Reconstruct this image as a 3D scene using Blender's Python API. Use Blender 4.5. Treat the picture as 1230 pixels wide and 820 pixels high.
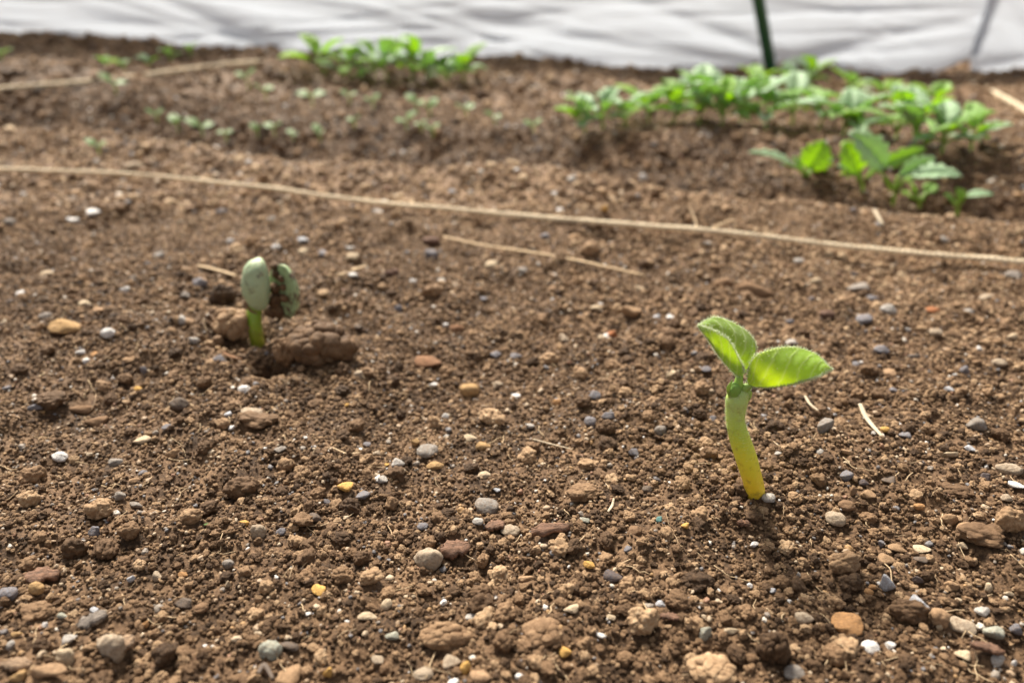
import bpy, math, random
import numpy as np
from mathutils import Vector, Matrix

for o in list(bpy.data.objects): bpy.data.objects.remove(o)
SC = bpy.context.scene
COL = SC.collection
R = math.radians
# ------------------------------------------------------------------ camera
H, PITCH, FPX = 0.18, R(27.6), 900.0
cam_d = bpy.data.cameras.new('camera'); cam = bpy.data.objects.new('camera', cam_d); COL.objects.link(cam)
cam.location = (0, 0, H); cam.rotation_euler = (math.pi/2 - PITCH, 0, 0)
cam_d.sensor_width = 36.0; cam_d.lens = 36.0*FPX/1230.0
cam_d.clip_start = 0.01; cam_d.clip_end = 500
cam_d.dof.use_dof = True; cam_d.dof.focus_distance = 0.264; cam_d.dof.aperture_fstop = 6.8
SC.camera = cam
# ------------------------------------------------------------------ sky and sun
SUN_EL, SUN_AZ = R(50), R(-20)          # azimuth from +Y towards +X: high, behind the scene, a little left
w = bpy.data.worlds.new('World'); SC.world = w; w.use_nodes = True
nt = w.node_tree; bg = nt.nodes['Background']
sky = nt.nodes.new('ShaderNodeTexSky'); sky.sky_type = 'NISHITA'; sky.sun_disc = False
sky.sun_elevation = SUN_EL; sky.sun_rotation = SUN_AZ; sky.air_density = 1.0; sky.dust_density = 3.0
hs = nt.nodes.new('ShaderNodeHueSaturation'); hs.inputs['Saturation'].default_value = 0.12
nt.links.new(sky.outputs[0], hs.inputs['Color']); nt.links.new(hs.outputs[0], bg.inputs['Color'])
bg.inputs['Strength'].default_value = 0.072
sd = bpy.data.lights.new('sun', 'SUN'); sd.energy = 4.2; sd.angle = R(13); sd.color = (1.0, 0.925, 0.79)
sun = bpy.data.objects.new('sun', sd); COL.objects.link(sun)
sdir = Vector((math.sin(SUN_AZ)*math.cos(SUN_EL), math.cos(SUN_AZ)*math.cos(SUN_EL), math.sin(SUN_EL)))
sun.rotation_euler = sdir.to_track_quat('Z', 'Y').to_euler(); sun.location = sdir*5
SC.view_settings.view_transform = 'Standard'; SC.view_settings.look = 'None'
SC.view_settings.gamma = 1.0; SC.view_settings.exposure = 1.22
SC.render.engine = 'CYCLES'
try: SC.cycles.max_bounces = 8; SC.cycles.transparent_max_bounces = 8
except Exception: pass

rng = np.random.default_rng(7); random.seed(7)

# ------------------------------------------------------------------ noise and terrain
def _h(ix, iy, s):
    n = (ix.astype(np.int64)*374761393 + iy.astype(np.int64)*668265263 + s*1274126177) & 0x7fffffff
    n = ((n ^ (n >> 13))*1274126177) & 0x7fffffff
    n = ((n ^ (n >> 15))*2246822519) & 0x7fffffff
    return ((n ^ (n >> 16)) & 0xffff)/65535.0
def vn(x, y, s=0):
    x = np.asarray(x, float); y = np.asarray(y, float)
    ix = np.floor(x); iy = np.floor(y); fx = x-ix; fy = y-iy
    fx = fx*fx*(3-2*fx); fy = fy*fy*(3-2*fy)
    a = _h(ix, iy, s); b = _h(ix+1, iy, s); c = _h(ix, iy+1, s); d = _h(ix+1, iy+1, s)
    return (a*(1-fx)+b*fx)*(1-fy)+(c*(1-fx)+d*fx)*fy - 0.5
def G(d, s): return np.exp(-(d/s)**2)
def S(t): t = np.clip(t, 0, 1); return t*t*(3-2*t)
HOLES = []      # (x, y, radius, depth) filled below, once pixels can be turned into places
def macro(x, y):
    x = np.asarray(x, float); y = np.asarray(y, float)
    v = y + 0.31*x
    near = S((2.2-y)/0.5)
    wob = 0.03*vn(x*5, y*5, 3)
    z = 0.014*G(v-0.610+wob, 0.040) - 0.040*G(v-0.725+wob, 0.050) + 0.012*vn(x*8, y*8, 13) + 0.014*S((v-0.79+wob)/0.06)
    z = z + 0.034*S((-x-0.25)/0.55)*S((y-0.95)/0.30) + 0.016*G((x+0.36)/0.16, 1)*G((y-1.20)/0.09, 1)
    z = z + 0.022*vn(x*4, y*4, 11)*S((y-0.5)/0.4) + 0.012*vn(x*11, y*11, 12)*S((y-0.55)/0.3)
    z = z - 0.020*S((x+0.40)/0.35)*S((y-1.02)/0.25) + 0.03*vn(x*2.6+3, y*3.1, 14)*S((y-0.6)/0.4)
    z = z*near
    for (hx, hy, r, d) in HOLES: z = z + d*np.exp(-((x-hx)**2+(y-hy)**2)/(r*r))
    return z
def fine(x, y):
    return (0.0085*vn(x*21, y*21, 21) + 0.0055*vn(x*55, y*55, 22) + 0.0034*vn(x*130, y*130, 23)
            + 0.0018*vn(x*290, y*290, 24) + 0.0009*vn(x*600, y*600, 25))
def T(x, y): return macro(x, y) + fine(x, y)*S((3-np.asarray(y, float))/0.8)
C0 = Vector((0, 0, H))
RIGHT = Vector((1, 0, 0)); UP = Vector((0, math.sin(PITCH), math.cos(PITCH))); FWD = Vector((0, math.cos(PITCH), -math.sin(PITCH)))
def ray(px, py): return (FWD + RIGHT*((px-615)/FPX) - UP*((py-410)/FPX)).normalized()
def at_y(px, py, Y):                    # where the view through a pixel meets the upright plane y = Y
    d = ray(px, py); return C0 + d*(Y/d.y)
def on_ground(px, py, lift=0.0, f=macro):
    d = ray(px, py); t = np.arange(0.12, 3.0, 0.002)
    hit = C0.z + d.z*t - lift < f(C0.x + d.x*t, C0.y + d.y*t)
    t = float(t[np.argmax(hit)]) if hit.any() else 3.0
    p = C0 + d*(t-0.001)
    return Vector((p.x, p.y, float(f(p.x, p.y)) + lift))
def mpp(p): return (p-C0).dot(FWD)/FPX   # metres covered by one photo pixel at a place

SEED = on_ground(906, 600); BEAN = on_ground(305, 402); HOLE = on_ground(322, 438)
HOLES += [(SEED.x, SEED.y+0.004, 0.030, 0.0035), (SEED.x+.001, SEED.y+.003, 0.011, 0.003), (HOLE.x, HOLE.y, 0.0075, -0.032), (BEAN.x, BEAN.y-0.004, 0.010, -0.007),
          (BEAN.x-0.02, BEAN.y+0.004, 0.016, 0.006), (HOLE.x+0.033, HOLE.y+0.006, 0.02, 0.004)]
_q = on_ground(980, 690); HOLES += [(_q.x, _q.y, 0.03, -0.005)]
_q = on_ground(560, 470); HOLES += [(_q.x, _q.y, 0.04, -0.004)]

# ------------------------------------------------------------------ helpers
def mesh_np(name, V, F):
    me = bpy.data.meshes.new(name); V = np.asarray(V, np.float32); F = np.asarray(F, np.int32)
    me.vertices.add(len(V)); me.vertices.foreach_set('co', V.ravel())
    n = F.shape[1]; me.loops.add(F.size); me.loops.foreach_set('vertex_index', F.ravel())
    me.polygons.add(len(F)); me.polygons.foreach_set('loop_start', np.arange(0, F.size, n, dtype=np.int32))
    me.polygons.foreach_set('use_smooth', np.ones(len(F), bool))
    me.update(calc_edges=True); me.validate()
    return me
def mesh_py(name, V, F, smooth=True):
    me = bpy.data.meshes.new(name); me.from_pydata([tuple(v) for v in V], [], F); me.update()
    me.polygons.foreach_set('use_smooth', [smooth]*len(me.polygons))
    return me
def obj(name, me, mat=None, parent=None, loc=None):
    o = bpy.data.objects.new(name, me); COL.objects.link(o)
    if mat is not None and me is not None:
        if len(me.materials) == 0: me.materials.append(None)
        o.material_slots[0].link = 'OBJECT'; o.material_slots[0].material = mat
    if parent is not None: o.parent = parent
    if loc is not None: o.location = loc
    return o
def tag(o, label=None, cat=None, group=None, kind=None):
    for k, v in (('label', label), ('category', cat), ('group', group), ('kind', kind)):
        if v: o[k] = v
    return o
def empty(name, loc):
    o = bpy.data.objects.new(name, None); COL.objects.link(o); o.location = loc; o.empty_display_size = 0.01; return o
def spline(P, n):                        # Catmull-Rom through points
    P = [Vector(p) for p in P]; P = [P[0]*2-P[1]] + P + [P[-1]*2-P[-2]]; out = []
    m = len(P)-3
    for i in range(n):
        u = i/(n-1)*m; k = min(int(u), m-1); t = u-k; a, b, c, d = P[k:k+4]
        out.append(0.5*((2*b)+(c-a)*t+(2*a-5*b+4*c-d)*t*t+(3*b-a-3*c+d)*t**3))
    return out
def lerp_list(L, n): return list(np.interp(np.linspace(0, 1, n), np.linspace(0, 1, len(L)), L))
class MB:
    def __init__(s): s.V = []; s.F = []
    def add(s, V, F):
        k = len(s.V); s.V += [Vector(v) for v in V]; s.F += [tuple(i+k for i in f) for f in F]
    def tube(s, P, rad, n=8, flat=1.0, up=Vector((0, 0, 1)), cap=True):
        P = [Vector(p) for p in P]; k = len(s.V)
        if abs((P[-1]-P[0]).normalized().z) > 0.6: up = Vector((0, 1, 0))
        if not hasattr(rad, '__len__'): rad = [rad]*len(P)
        for i, p in enumerate(P):
            t = (P[min(i+1, len(P)-1)]-P[max(i-1, 0)]).normalized()
            a = t.cross(up)
            if a.length < 1e-4: a = t.cross(Vector((1, 0, 0)))
            a.normalize(); b = a.cross(t).normalized()
            for j in range(n):
                th = 2*math.pi*j/n
                s.V.append(p + a*(math.cos(th)*rad[i]) + b*(math.sin(th)*rad[i]*flat))
        for i in range(len(P)-1):
            for j in range(n):
                s.F.append((k+i*n+j, k+i*n+(j+1) % n, k+(i+1)*n+(j+1) % n, k+(i+1)*n+j))
        if cap:
            s.F.append(tuple(k+j for j in range(n))[::-1]); e = k+(len(P)-1)*n; s.F.append(tuple(e+j for j in range(n)))
    def build(s, name, mat, parent=None, origin=None, smooth=True):
        o0 = Vector(origin) if origin is not None else Vector((0, 0, 0))
        me = mesh_py(name, [v-o0 for v in s.V], s.F, smooth)
        o = obj(name, me, mat, parent)
        if parent is None and origin is not None: o.location = o0
        return o

# ------------------------------------------------------------------ materials
def new_mat(name):
    m = bpy.data.materials.new(name); m.use_nodes = True; t = m.node_tree; t.nodes.clear()
    out = t.nodes.new('ShaderNodeOutputMaterial'); return m, t, out
def N(t, kind, **kw):
    n = t.nodes.new(kind)
    for k, v in kw.items():
        if k in n.inputs: n.inputs[k].default_value = v
        else: setattr(n, k, v)
    return n
def ramp(t, stops, interp='LINEAR'):
    r = t.nodes.new('ShaderNodeValToRGB'); cr = r.color_ramp; cr.interpolation = interp
    while len(cr.elements) < len(stops): cr.elements.new(0.5)
    for e, (p, c) in zip(cr.elements, stops): e.position = p; e.color = (*c, 1)
    return r
def mix(t, a, b, f, mode='MIX'):
    m = t.nodes.new('ShaderNodeMix'); m.data_type = 'RGBA'; m.blend_type = mode
    for s, v in ((m.inputs[0], f), (m.inputs[6], a), (m.inputs[7], b)):
        if hasattr(v, 'type') and hasattr(v, 'node'): t.links.new(v, s)
        else: s.default_value = v if not isinstance(v, tuple) else (*v, 1) if len(v) == 3 else v
    return m.outputs[2]
def noise(t, scale, detail=4, coord='Object', rough=0.6):
    tc = t.nodes.new('ShaderNodeTexCoord'); n = N(t, 'ShaderNodeTexNoise', Scale=scale, Detail=detail, Roughness=rough)
    t.links.new(tc.outputs[coord], n.inputs['Vector']); return n.outputs[0]
def bump(t, h, dist, strength=1.0):
    b = N(t, 'ShaderNodeBump', Strength=strength, Distance=dist); t.links.new(h, b.inputs['Height']); return b.outputs[0]

SOIL = [(0.14, (0.042, 0.022, 0.010)), (0.38, (0.118, 0.066, 0.033)), (0.60, (0.215, 0.127, 0.067)), (0.80, (0.37, 0.238, 0.134)), (1.0, (0.56, 0.415, 0.265))]
def soil_mat(name, instanced=False, unit=1.0, dry=0.0):
    m, t, out = new_mat(name); b = N(t, 'ShaderNodeBsdfPrincipled', Roughness=0.72)
    b.inputs['Specular IOR Level'].default_value = 0.26
    fac = noise(t, 900/unit, 3)
    if instanced:
        oi = t.nodes.new('ShaderNodeObjectInfo'); ma = N(t, 'ShaderNodeMath', operation='MULTIPLY_ADD')
        fac = noise(t, 2.2, 6, rough=0.72)
        t.links.new(fac, ma.inputs[0]); ma.inputs[1].default_value = 0.85
        mm = N(t, 'ShaderNodeMath', operation='MULTIPLY'); t.links.new(oi.outputs['Random'], mm.inputs[0]); mm.inputs[1].default_value = 0.66
        sb_ = N(t, 'ShaderNodeMath', operation='SUBTRACT'); t.links.new(mm.outputs[0], sb_.inputs[0]); sb_.inputs[1].default_value = 0.22; t.links.new(sb_.outputs[0], ma.inputs[2]); fac2 = ma.outputs[0]
    else:
        big = noise(t, 45/unit, 4); ma = N(t, 'ShaderNodeMath', operation='ADD'); ma.use_clamp = True
        sc = N(t, 'ShaderNodeMath', operation='MULTIPLY_ADD'); t.links.new(big, sc.inputs[0]); sc.inputs[1].default_value = 1.2; sc.inputs[2].default_value = -0.70
        t.links.new(sc.outputs[0], ma.inputs[0]); t.links.new(fac, ma.inputs[1]); fac2 = ma.outputs[0]
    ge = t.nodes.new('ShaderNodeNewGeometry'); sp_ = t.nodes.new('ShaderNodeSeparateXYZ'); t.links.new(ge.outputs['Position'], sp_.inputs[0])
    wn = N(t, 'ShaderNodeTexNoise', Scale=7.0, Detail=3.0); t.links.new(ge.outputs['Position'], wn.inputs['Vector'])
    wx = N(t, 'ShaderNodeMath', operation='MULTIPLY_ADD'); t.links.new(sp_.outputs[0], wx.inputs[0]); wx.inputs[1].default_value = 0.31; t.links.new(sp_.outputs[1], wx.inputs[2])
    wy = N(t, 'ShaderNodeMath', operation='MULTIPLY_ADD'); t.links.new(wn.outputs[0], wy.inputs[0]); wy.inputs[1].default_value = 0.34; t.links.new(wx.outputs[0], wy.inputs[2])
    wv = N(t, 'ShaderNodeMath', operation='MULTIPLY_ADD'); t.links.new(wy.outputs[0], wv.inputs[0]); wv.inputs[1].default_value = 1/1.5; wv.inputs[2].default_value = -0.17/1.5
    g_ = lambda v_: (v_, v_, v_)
    mr_ = ramp(t, [(.10, g_(.35)), (.22, g_(.32)), (.30, g_(.52)), (.385, g_(.80)), (.43, g_(.72)), (.475, g_(.20)), (.56, g_(.22)), (.66, g_(.48)), (.85, g_(.55))]); t.links.new(wv.outputs[0], mr_.inputs[0])  # furrow shade painted in as a dark band, crest lightened; near soil damper
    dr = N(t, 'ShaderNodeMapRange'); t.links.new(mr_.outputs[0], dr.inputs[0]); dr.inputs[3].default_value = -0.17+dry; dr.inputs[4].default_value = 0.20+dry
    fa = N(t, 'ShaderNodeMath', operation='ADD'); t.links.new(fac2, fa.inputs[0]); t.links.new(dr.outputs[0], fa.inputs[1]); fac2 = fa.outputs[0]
    r = ramp(t, SOIL); t.links.new(fac2, r.inputs[0])
    t.links.new(r.outputs[0], b.inputs['Base Color'])
    if instanced: t.links.new(bump(t, noise(t, 3.0, 6, rough=0.8), 0.0007, 0.9), b.inputs['Normal'])
    else: t.links.new(bump(t, noise(t, 700/unit, 5, rough=0.7), 0.0011*unit, 0.9), b.inputs['Normal'])
    t.links.new(b.outputs[0], out.inputs[0]); return m
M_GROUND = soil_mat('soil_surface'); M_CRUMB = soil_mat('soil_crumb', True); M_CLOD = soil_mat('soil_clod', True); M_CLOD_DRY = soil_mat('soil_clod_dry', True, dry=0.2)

def gravel_mat():
    m, t, out = new_mat('mixed_grit'); b = N(t, 'ShaderNodeBsdfPrincipled', Roughness=0.6)
    oi = t.nodes.new('ShaderNodeObjectInfo')
    r = ramp(t, [(0.0, (0.13, 0.14, 0.16)), (0.14, (0.36, 0.25, 0.155)), (0.36, (0.24, 0.21, 0.18)), (0.48, (0.48, 0.37, 0.25)), (0.70, (0.62, 0.57, 0.50)),
                 (0.76, (0.40, 0.23, 0.09)), (0.84, (0.25, 0.12, 0.065)), (0.90, (0.06, 0.065, 0.08)), (0.95, (0.7, 0.68, 0.66))], 'CONSTANT')
    t.links.new(oi.outputs['Random'], r.inputs[0])
    n = noise(t, 3.0, 4); nd = N(t, 'ShaderNodeMath', operation='MULTIPLY'); t.links.new(n, nd.inputs[0]); nd.inputs[1].default_value = 0.55; c = mix(t, r.outputs[0], (0.17, 0.10, 0.055), nd.outputs[0])
    t.links.new(c, b.inputs['Base Color']); t.links.new(bump(t, noise(t, 4, 5), 0.0003, 0.6), b.inputs['Normal'])
    t.links.new(b.outputs[0], out.inputs[0]); return m
M_GRIT = gravel_mat()

COLOURS = {   # label words, base colour, roughness
 'white': ('white', (0.80, 0.79, 0.78), .5), 'cream': ('cream', (0.56, 0.45, 0.31), .6), 'beige': ('beige', (0.40, 0.33, 0.25), .7),
 'tan': ('tan', (0.33, 0.21, 0.12), .7), 'ochre': ('ochre', (0.46, 0.29, 0.13), .7), 'yellow': ('yellow-orange', (0.68, 0.39, 0.10), .6),
 'orange': ('orange', (0.42, 0.22, 0.09), .7), 'grey': ('grey', (0.24, 0.235, 0.225), .65), 'pale': ('pale grey', (0.46, 0.45, 0.43), .6),
 'dark': ('dark grey', (0.085, 0.08, 0.078), .6), 'slate': ('slate blue', (0.15, 0.172, 0.215), .5), 'navy': ('blackish blue', (0.035, 0.045, 0.07), .4),
 'bluewhite': ('pale blue', (0.48, 0.52, 0.58), .55), 'brown': ('brown', (0.19, 0.115, 0.068), .8), 'red': ('reddish brown', (0.20, 0.098, 0.055), .85),
 'rust': ('rust red', (0.33, 0.11, 0.04), .7), 'maroon': ('dark maroon', (0.07, 0.035, 0.035), .6), 'greengrey': ('greenish grey', (0.33, 0.36, 0.31), .6),
 'turq': ('turquoise', (0.10, 0.36, 0.36), .4), 'peach': ('peach', (0.42, 0.27, 0.16), .7), 'green': ('green', (0.08, 0.22, 0.06), .5)}
_sm = {}
def stone_mat(c):
    if c in _sm: return _sm[c]
    _, rgb, ro = COLOURS[c]
    m, t, out = new_mat('stone_'+c); b = N(t, 'ShaderNodeBsdfPrincipled', Roughness=min(.95, ro+.2)); b.inputs['Specular IOR Level'].default_value = 0.22
    n1 = noise(t, 3.2, 7, rough=0.75); n2 = noise(t, 4.5, 6, rough=0.75)
    dk = tuple(v*0.48 for v in rgb); lt = tuple(min(0.85, v*1.3) for v in rgb)
    r = ramp(t, [(0.34, dk), (0.5, rgb), (0.66, lt)]); t.links.new(n1, r.inputs[0])
    r2 = ramp(t, [(0.36, (0.16, 0.16, 0.16)), (0.64, (1, 1, 1))]); t.links.new(n2, r2.inputs[0])
    mu = N(t, 'ShaderNodeMath', operation='MULTIPLY'); t.links.new(r2.outputs[0], mu.inputs[0]); mu.inputs[1].default_value = 0.62
    c_ = mix(t, r.outputs[0], (0.20, 0.12, 0.066), mu.outputs[0])          # soil dust caught in the pits
    t.links.new(c_, b.inputs['Base Color']); t.links.new(bump(t, n2, 0.0006, 0.7), b.inputs['Normal'])
    t.links.new(b.outputs[0], out.inputs[0]); _sm[c] = m; return m

# ------------------------------------------------------------------ ground: one sheet out to the horizon
def axis(a, b, f, far):
    L = [a]
    while L[-1] < b: L.append(L[-1]+f(L[-1]))
    e = L[-1]-L[-2]; s = L[1]-L[0]
    hi = []; x = L[-1]
    while x < far: e *= 1.35; x += e; hi.append(x)
    lo = []; x = L[0]
    while x > -far: s *= 1.35; x -= s; lo.append(x)
    return np.array(lo[::-1]+L+hi)
ys = axis(0.08, 1.75, lambda y: 0.0011+0.0052*max(0, y-0.12)**1.25, 60)
xs_p = axis(0.0, 1.5, lambda x: 0.0013+0.0075*max(0, x-0.18)**1.2, 60); xs_p = xs_p[xs_p >= 0]
xs = np.concatenate([-xs_p[::-1][:-1], xs_p])
X, Y = np.meshgrid(xs, ys); Z = T(X, Y)
nx, ny = len(xs), len(ys)
idx = np.arange(nx*ny).reshape(ny, nx)
F = np.stack([idx[:-1, :-1], idx[:-1, 1:], idx[1:, 1:], idx[1:, :-1]], -1).reshape(-1, 4)
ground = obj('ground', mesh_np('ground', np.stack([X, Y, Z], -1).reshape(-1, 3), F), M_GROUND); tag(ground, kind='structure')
print('ground faces', len(F))

# ------------------------------------------------------------------ stone shapes
import bmesh
def ico(sub):
    bm = bmesh.new(); bmesh.ops.create_icosphere(bm, subdivisions=sub, radius=1.0)
    V = np.array([v.co[:] for v in bm.verts]); F = np.array([[v.index for v in f.verts] for f in bm.faces]); bm.free(); return V, F
ICO4 = ico(4); ICO5 = ico(5); ICO6 = ico(6)
def n3(P, f, s):
    return (vn(P[:, 0]*f+s*3.1, P[:, 1]*f+7.7*s, s)+vn(P[:, 1]*f+1.3*s, P[:, 2]*f+2.9*s, s+1)+vn(P[:, 2]*f+5.1*s, P[:, 0]*f+s, s+2))/1.5
def stone_mesh(kind, seed):
    r_ = np.random.default_rng(seed); V, F = (ICO6 if kind == 'bigclod' else ICO5 if kind == 'clod' else ICO4); V = V.copy(); D0 = V.copy()
    if kind == 'round':
        nn = r_.normal(size=(11, 3)); nn /= np.linalg.norm(nn, axis=1)[:, None]; d = r_.uniform(0.66, 1.0, 11)
        qq = np.clip(V@nn.T, 1e-3, None)/d; rad = 1/np.power(np.sum(qq**5.5, 1), 1/5.5)
        V *= (np.clip(rad, 0.3, 1.3)*(1+0.16*n3(V, 1.6, seed)+0.08*n3(V, 4, seed+5)+0.05*n3(V, 9, seed+6)))[:, None]
    elif kind == 'chip':
        nn = r_.normal(size=(13, 3)); nn /= np.linalg.norm(nn, axis=1)[:, None]; d = r_.uniform(0.62, 0.98, 13)
        q = np.clip(V@nn.T, 1e-3, None)/d; rad = 1/np.power(np.sum(q**14, 1), 1/14)
        V *= (np.clip(rad, 0.3, 1.25)*(1+0.10*n3(V, 2.5, seed)+0.05*n3(V, 7, seed+2)))[:, None]
    elif kind == 'rough': V *= (1+0.26*n3(V, 1.5, seed)+0.16*n3(V, 3.6, seed+3)+0.08*n3(V, 8, seed+7))[:, None]
    else:
        V *= (1+(0.16 if kind == 'bigclod' else 0.34)*n3(V, 1.5, seed))[:, None]; D = D0; bmp = np.zeros(len(D))
        for cnt, ra, rb_, am in ((22, .30, .55, .45), (130, .12, .26, .6), (420, .05, .12, .7 if kind == 'bigclod' else .3)):      # crumbs baked together
            c_ = r_.normal(size=(cnt, 3)); c_ /= np.linalg.norm(c_, axis=1)[:, None]; ro_ = r_.uniform(ra, rb_, cnt)
            th = np.arccos(np.clip(D@c_.T, -1, 1)); bmp += am*np.sqrt(np.clip(ro_**2-th**2, 0, None)).max(1)
        V *= (0.75+bmp+0.05*n3(D, 14, seed+9))[:, None]
    V /= np.abs(V).max(0)
    return mesh_np(kind+'_stone', V, F)
LIB = {k: [stone_mesh(k, 40+i*11+len(k)) for i in range(n)] for k, n in (('round', 8), ('chip', 8), ('rough', 7), ('clod', 8))}
def clump_mesh(seed, n=230):
    r_ = np.random.default_rng(seed); V0, F0 = ico(3); Vs = []; Fs = []; k = 0; ASP = np.array((1, .78, .58))
    c_ = r_.normal(size=(n, 3)); c_ /= np.linalg.norm(c_, axis=1)[:, None]
    lump = 1+0.28*n3(c_, 1.6, seed)
    for i in range(n+1):
        if i == n: V = V0*(0.74+0.2*n3(V0, 1.6, seed))[:, None]*ASP
        else:
            ra = 0.09+0.28*r_.uniform()**1.8; V = V0*(1+0.35*n3(V0, 1.5, seed+i)+0.2*n3(V0, 3.5, seed+i+5))[:, None]*ra*r_.uniform(.75, 1.2, 3)*0.8+c_[i]*ASP*(0.80*lump[i]-ra*0.2)
        Vs.append(V); Fs.append(F0+k); k += len(V)
    V = np.concatenate(Vs); V /= np.abs(V).max(0); return mesh_np('clump', V, np.concatenate(Fs))
LIB['bigclod'] = [clump_mesh(5), clump_mesh(12), clump_mesh(23)]

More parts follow.
